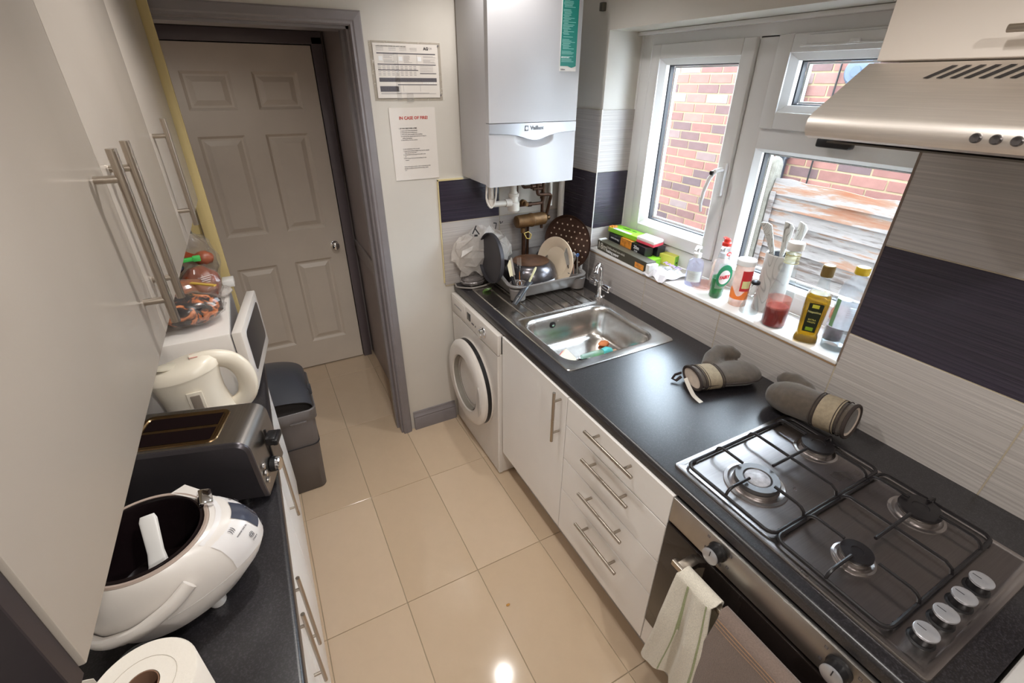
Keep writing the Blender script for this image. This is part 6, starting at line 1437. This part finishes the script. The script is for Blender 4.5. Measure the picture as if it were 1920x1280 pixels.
# grey vented thing behind
gv = thing('grey_vented_appliance', 'round grey appliance with white rim and three slots behind the toaster', 'appliance', (-1.955, -0.880, ZT))
MB().lathe([(0.055, 0), (0.058, 0.01), (0.055, 0.10), (0.052, 0.12)], (-1.955, -0.880, ZT), seg=36).build('body', flat('mid_grey_plastic', 128, 126, 132), gv)
MB().lathe([(0.052, 0), (0.057, 0.006), (0.054, 0.014), (0.048, 0.010), (0, 0.010)], (-1.955, -0.900, ZT + 0.115), axis=(0.15, -0.55, 0.8), seg=40).build('rim', flat('pale_rim', 196, 194, 196), gv)
MB().lathe([(0.047, 0.0105), (0, 0.0115)], (-1.955, -0.900, ZT + 0.115), axis=(0.15, -0.55, 0.8), seg=36, cap0=False).build('face', flat('grey_face', 122, 122, 130), gv)
ax = Vector((0.15, -0.55, 0.8)).normalized(); u_ = Vector((1, 0, 0)); u_ = (u_ - ax * u_.dot(ax)).normalized(); v_ = ax.cross(u_)
for i in (-1, 0, 1):
    c = Vector((-1.955, -0.900, ZT + 0.115)) + ax * 0.012 + v_ * (0.011 * i) + u_ * 0.024
    MB().box((-0.013, -0.003, 0), (0.013, 0.003, 0.001), mtx=Matrix.Translation(c) @ Matrix((u_, v_, ax)).transposed().to_4x4()).build('slot', BLACKP, gv)

# toaster, long side across the worktop
ts = thing('toaster', 'brushed steel two-slot toaster with black lever and dial', 'toaster', (-1.72, -1.08, ZT))
TX0, TX1, TY0, TY1, TZ1 = -1.955, -1.640, -1.165, -0.985, 1.085
def trs(y, ins=0.0):
    # side outline (x,z): leaning front with generous top radius
    pts = [(TX0 + ins, ZT + 0.012 + ins), (TX1 - ins, ZT + 0.012 + ins)]
    pts += [(TX1 - 0.004 - ins, ZT + 0.06)]
    for i in range(7):
        a = math.radians(0 + 90 * i / 6); pts.append((TX1 - 0.042 + (0.034 - ins) * math.cos(a), TZ1 - 0.034 + (0.034 - ins) * math.sin(a)))
    for i in range(7):
        a = math.radians(90 + 90 * i / 6); pts.append((TX0 + 0.030 + (0.030 - ins) * math.cos(a), TZ1 - 0.034 + (0.034 - ins) * math.sin(a)))
    return [Vector((p[0], y, p[1])) for p in pts]
MB().loft([trs(TY0 + 0.010), trs(TY1 - 0.010)]).build('steel_shell', STEEL, ts, ang=30)
DKS = mat('dark_steel_side', C(84, 80, 84), 0.3, metal=0.7, var=0.06)
for y, s_ in ((TY0 + 0.010, -1), (TY1 - 0.010, 1)): MB().loft([trs(y, 0.0), trs(y + s_ * 0.004, 0.001), trs(y + s_ * 0.010, 0.008)]).build('side_panel', DKS, ts, ang=30)
MB().loft([[Vector((p.x, p.y, TZ1 + 0.0004)) for p in rrect(-1.925, -1.722, -1.146, -1.010, 0.022, 0)], [Vector((p.x, p.y, TZ1 + 0.003)) for p in rrect(-1.923, -1.724, -1.144, -1.012, 0.020, 0)], [Vector((p.x, p.y, TZ1 + 0.003)) for p in rrect(-1.915, -1.732, -1.136, -1.020, 0.016, 0)], [Vector((p.x, p.y, TZ1 + 0.0006)) for p in rrect(-1.912, -1.735, -1.133, -1.023, 0.014, 0)]]).build('slot_surround', BRASS if False else steel('warm_steel', C(150, 124, 92), 0.25), ts)
for y0, y1 in ((-1.131, -1.084), (-1.072, -1.025)):
    MB().box((-1.908, y0, TZ1 + 0.0006), (-1.740, y1, TZ1 + 0.0014)).build('bread_slot', mat('slot_black', C(22, 12, 12), 0.9, spec=0.05), ts)
lv = MB().box((TX1 - 0.002, -1.085, ZT + 0.115), (TX1 + 0.024, -1.045, ZT + 0.140), 0.005).box((TX1 + 0.016, -1.090, ZT + 0.118), (TX1 + 0.030, -1.040, ZT + 0.136), 0.004).build('lever', BLACKP, ts)
MB().box((TX1 - 0.004, -1.067, ZT + 0.06), (TX1 + 0.001, -1.062, ZT + 0.155)).build('lever_slot', BLACKP, ts)
k = MB().lathe([(0.021, 0), (0.020, 0.012), (0.018, 0.014)], (TX1 - 0.002, -1.085, ZT + 0.055), axis=(1, 0, 0), seg=28).build('dial', BLACKP, ts)
MB().lathe([(0.019, 0.013), (0.019, 0.020), (0.016, 0.023), (0, 0.023)], (TX1 - 0.002, -1.085, ZT + 0.055), axis=(1, 0, 0), seg=28).build('dial_cap', CHROME, k)
for i in range(3): MB().lathe([(0.008, 0), (0.008, 0.004), (0, 0.006)], (TX1 - 0.002, -1.135, ZT + 0.095 - i * 0.024), axis=(1, 0, 0), seg=18).build('push_button', CHROME, ts)
for x in (-1.92, -1.70):
    for y in (-1.15, -1.01): MB().cyl((x, y, ZT), (x, y, ZT + 0.014), 0.012).build('foot', BLACKP, ts)

ts.rotation_euler.z = math.radians(-16)
# glass tumbler-like pale bowl beside toaster? (rear glass seen at the toaster's left)
# rice cooker, lid off
RCX, RCY = -1.862, -1.375
rc = thing('rice_cooker', 'white rice cooker with lid open, black pot and control panel', 'rice cooker', (RCX, RCY, ZT))
def egg(z, R, n=56, fx=0.0, dz=0.0):
    out = []
    for i in range(n):
        a = 2 * PI * i / n; k = max(0.0, math.cos(a)) ** 1.15
        out.append(Vector((RCX + (R + fx * k) * math.cos(a), RCY + R * math.sin(a) * 0.97, ZT + z - dz * k)))
    return out
rcb = [egg(0.016, 0.085), egg(0.018, 0.098, fx=0.010), egg(0.040, 0.117, fx=0.032), egg(0.075, 0.130, fx=0.050), egg(0.100, 0.133, fx=0.058), egg(0.130, 0.132, fx=0.056), egg(0.158, 0.127, fx=0.046), egg(0.180, 0.120, fx=0.026), egg(0.190, 0.113)]
MB().loft(rcb, True, False).build('body', WHITEAPP, rc, ang=70)
MB().loft([egg(0.190, 0.1125), egg(0.194, 0.110), egg(0.193, 0.105), egg(0.186, 0.103)], False, False).build('rim_bezel', flat('taupe_rim', 176, 158, 146, 0.25), rc)
MB().loft([egg(0.187, 0.1035), egg(0.1945, 0.1015), egg(0.195, 0.098), egg(0.188, 0.0955), egg(0.10, 0.094), egg(0.055, 0.088), egg(0.048, 0.06)], False, True).build('inner_pot', mat('black_nonstick_pot', C(26, 18, 20), 0.22, var=0.1), rc, ang=60)
# catch corner block, panel, seam, feet, carry handle
MB().loft([[Vector((RCX + x, RCY + y, ZT + z)) for x, y, z in q] for q in (((0.030, 0.096, 0.150), (0.100, 0.040, 0.150), (0.128, 0.066, 0.145), (0.072, 0.126, 0.145)), ((0.040, 0.098, 0.194), (0.098, 0.048, 0.194), (0.112, 0.066, 0.190), (0.064, 0.116, 0.192)))]).build('catch_block', WHITEAPP, rc)
MB().box((-0.013, -0.022, -0.004), (0.013, 0.022, 0.010), 0.005, mtx=Matrix.Translation((RCX + 0.105, RCY + 0.045, ZT + 0.196)) @ Matrix.Rotation(0.35, 4, 'Y') @ Matrix.Rotation(0.15, 4, 'Z')).build('lid_catch', CHROME, rc)
def onegg(a_deg, z0, z1, a0, m, nm, lift, w):
    pass
def surf(a, z):
    # point on the body surface by angle and height
    hs = [0.016, 0.018, 0.040, 0.075, 0.100, 0.130, 0.158, 0.180, 0.190]; Rs = [0.085, 0.098, 0.117, 0.130, 0.133, 0.132, 0.127, 0.120, 0.113]; Fs = [0, 0.010, 0.032, 0.050, 0.058, 0.056, 0.046, 0.026, 0]
    z = min(max(z, hs[0]), hs[-1]); i = max(j for j in range(len(hs) - 1) if hs[j] <= z + 1e-9); t = (z - hs[i]) / (hs[i + 1] - hs[i]); R = Rs[i] + (Rs[i + 1] - Rs[i]) * t; F = Fs[i] + (Fs[i + 1] - Fs[i]) * t
    k = max(0.0, math.cos(a)) ** 1.15; return Vector((RCX + (R + F * k) * math.cos(a), RCY + R * math.sin(a) * 0.97, ZT + z))
def patch(a0, a1, z0, z1, lift, m, nm, n=12):
    def f(u, v):
        a = math.radians(a0 + (a1 - a0) * u); z = z0 + (z1 - z0) * v; p = surf(a, z); q = surf(a + 0.02, z) - surf(a - 0.02, z); w = surf(a, min(z + 0.004, 0.19)) - surf(a, z - 0.004)
        n_ = q.cross(w).normalized(); n_ = n_ if n_.dot(p - Vector((RCX, RCY, ZT + 0.1))) > 0 else -n_
        return p + n_ * lift
    return MB().grid(f, n, 6).build(nm, m, rc)
patch(-38, 34, 0.104, 0.187, 0.0012, flat('control_face', 226, 222, 220, 0.25), 'control_face')
patch(-8, 16, 0.132, 0.178, 0.0022, flat('lcd_dark', 66, 70, 84, 0.12), 'display')
def mark(a, z, s_, size):
    a = math.radians(a); p = surf(a, z); q = (surf(a + 0.03, z) - surf(a - 0.03, z)).normalized(); w = (surf(a, min(z + 0.006, 0.19)) - surf(a, z - 0.006)).normalized(); n_ = q.cross(w)
    text(rc, s_, size, p + n_ * 0.0030, q, w, INK, name='panel_mark')
mark(-20, 0.170, '))) ', 0.013); mark(-19, 0.158, 'WARM/CANCEL', 0.0045); mark(-17, 0.138, '@', 0.013); mark(-17, 0.127, 'START', 0.005); mark(24, 0.170, '+ -', 0.012); mark(25, 0.158, 'TIMER', 0.005); mark(4, 0.118, 'S', 0.012)
MB().tube([surf(math.radians(a), 0.108 - 0.0002 * abs(a)) for a in range(-80, 60, 8)], 0.0012, seg=6).build('seam_line', flat('seam_shadow', 196, 190, 186), rc)
for a in (35, -35, 145, -145): MB().lathe([(0.014, 0), (0.016, 0.004), (0.016, 0.026)], (RCX + 0.098 * math.cos(math.radians(a)), RCY + 0.092 * math.sin(math.radians(a)), ZT), seg=18).build('foot', WHITEP, rc)
hpt = [surf(math.radians(a), z) + Vector((math.cos(math.radians(a)), math.sin(math.radians(a)), 0)) * o_ for a, z, o_ in ((-62, 0.150, 0.008), (-74, 0.132, 0.012), (-95, 0.108, 0.015), (-120, 0.090, 0.016), (-150, 0.082, 0.016), (-180, 0.080, 0.016))]
MB().tube(bend(hpt, 0.02), 0.010, seg=14, flat=1.5).build('carry_handle', WHITEAPP, rc)
pd = thing('rice_paddle', 'white rice paddle standing in the black pot', 'paddle', (RCX + 0.01, RCY, ZT + 0.12))
a0 = Vector((RCX + 0.000, RCY + 0.062, ZT + 0.186)); a1 = Vector((RCX + 0.012, RCY - 0.060, ZT + 0.075)); dd = (a1 - a0)
MB().tube([a0, a0 + dd * 0.06, a0 + dd * 0.45, a0 + dd * 0.60, a0 + dd * 0.75, a0 + dd * 0.92, a1], [0.012, 0.0155, 0.014, 0.017, 0.028, 0.032, 0.022], seg=18, flat=0.22).build('paddle_blade', WHITEP, pd)

# kitchen roll, loose sheet, small glass tumbler
kr_ = thing('kitchen_roll', 'standing white kitchen roll in the bottom left corner', 'paper roll', (-1.812, -1.708, ZT))
RR = 0.067; KC = Vector((-1.812, -1.708, ZT)); KPM = mat('soft_white_paper', C(232, 224, 212), 0.9, var=0.03, bmp=0.3, bs=120)
MB().lathe([(RR, 0.0), (RR, 0.225), (RR - 0.002, 0.228), (RR * 0.7, 0.2275), (0.0215, 0.228), (0.0205, 0.222), (0.0205, 0.0)], KC, seg=56, cap0=False, cap1=False).build('paper', KPM, kr_)
MB().lathe([(0.0206, 0.0), (0.0206, 0.2285), (0.0192, 0.2285), (0.0192, 0.0)], KC, seg=36, cap0=False, cap1=False).build('cardboard_core', flat('cardboard', 128, 96, 76, 0.9), kr_)
mb = MB()
for i, q in enumerate((0.041,)): mb.tube([KC + Vector((q * math.cos(a) * (1 + 0.03 * math.sin(3 * a + i)), q * math.sin(a), 0.2278)) for a in [k * 2 * PI / 36 for k in range(36)]], 0.0005, seg=5, closed=True)
mb.build('wound_layers', flat('paper_edge_shadow', 196, 186, 172, 0.9), kr_)
MB().grid(lambda u, v: KC + Vector((-RR * math.cos(-0.4) - 0.13 * u * (1 - 0.1 * v), 0.045 - 0.02 * u + 0.006 * math.sin(6 * u), 0.225 * v - 0.0 + 0.004 * math.sin(9 * u) * v)), 16, 6).build('loose_sheet', KPM, kr_, thick=0.0008)
t = thing('glass_tumbler', 'empty clear tumbler between the rice cooker and kitchen roll', 'glass', (-1.885, -1.560, ZT))
MB().lathe([(0.028, 0.0), (0.030, 0.002), (0.036, 0.085), (0.0375, 0.087), (0.0345, 0.086), (0.028, 0.006), (0, 0.006)], (-1.878, -1.560, ZT), seg=40, cap0=True, cap1=False).build('glass_wall', clear('blue_grey_glass', (0.82, 0.85, 0.92, 1), 0.45, 0.04, diffuse=0.06), t)

# ---- kitchen bin
bn = thing('kitchen_bin', 'tall grey plastic bin with dark hooded top beside the left units', 'bin', (-1.70, -0.02, 0.0))
def br(x0, x1, y0, y1, z, r=0.035): return rrect(x0, x1, y0, y1, r, z, 5)
MB().loft([br(-1.86, -1.536, -0.222, 0.02, 0.0), br(-1.865, -1.530, -0.226, 0.03, 0.004), br(-1.89, -1.510, -0.255, 0.095, 0.430), br(-1.89, -1.508, -0.257, 0.098, 0.455)]).build('tub', BINM, bn, ang=50)
MB().loft([br(-1.895, -1.503, -0.262, 0.103, 0.452), br(-1.897, -1.500, -0.266, 0.106, 0.456), br(-1.899, -1.497, -0.270, 0.110, 0.512), br(-1.895, -1.501, -0.266, 0.106, 0.516), br(-1.889, -1.507, -0.260, 0.10, 0.512), br(-1.885, -1.515, -0.25, 0.09, 0.40)], False, False).build('rim_band', BINM, bn, ang=50)
MB().box((-1.62, -0.2725, 0.452), (-1.55, -0.262, 0.462), 0.002).build('clip_tab', BINM, bn)
# hood: half dome over the back of the rim, open to the front
def hood(u, v):
    a = PI * u; xw = 0.190; x = -1.698 - xw * math.cos(a); prof_z = math.sin(a) ** 0.75
    y = -0.250 + (0.350) * v; top = 0.045 + 0.080 * math.sin(PI * min(1.0, 0.05 + 0.75 * v))
    return Vector((x * 1.0, y, 0.512 + top * prof_z))
MB().grid(hood, 28, 18).build('hooded_top', BINL, bn, ang=60, thick=0.004)
MB().loft([br(-1.885, -1.512, -0.252, 0.092, 0.30), br(-1.885, -1.512, -0.252, 0.092, 0.302)]).build('dark_inside', flat('bin_inside', 48, 46, 48), bn)
MB().box((-0.008, -0.020, -0.02), (0.010, 0.020, 0.02), 0.004, mtx=Matrix.Translation((-1.505, -0.12, 0.535))).build('hinge_lug', BINL, bn)
# crumb on the floor
o = MB().ball((-0.995, -1.235, 0.004), 0.005, 1.5, 1, 0.6, seg=8, jit=0.2).build('crumb', flat('orange_crumb', 204, 150, 80, 0.8)); tag(o, 'tiny orange crumb lying on the floor tiles', 'crumb')

# ================================================================== shared group names for repeats
GROUPS = {'wall_cabinet': 'gloss wall cupboards on the left', 'kitchen_knife': 'knives in the knife block', 'copper_pipe': 'copper pipes under the boiler',
          'white_pipe': 'white pipes under the boiler', 'food_scrap': 'food scraps in the sink', 'oven_mitt': 'pair of oven mitts on the worktop',
          'soap_dispenser': 'soap pump bottles on the sill', 'worktop': 'black worktops', 'knife': 'cutlery in the dish rack', 'fork': 'cutlery in the dish rack', 'spoon': 'cutlery in the dish rack'}
for o in list(SC.objects):
    if o.parent is None and 'category' in o.keys():
        k = o.name.split('.')[0]
        if k == 'base_cabinet' and o.location.x < -1: o['group'] = 'base cupboards of the left run'
        elif k in GROUPS: o['group'] = GROUPS[k]
        elif o['category'] == 'box' : o['group'] = 'cartons piled on the window sill'
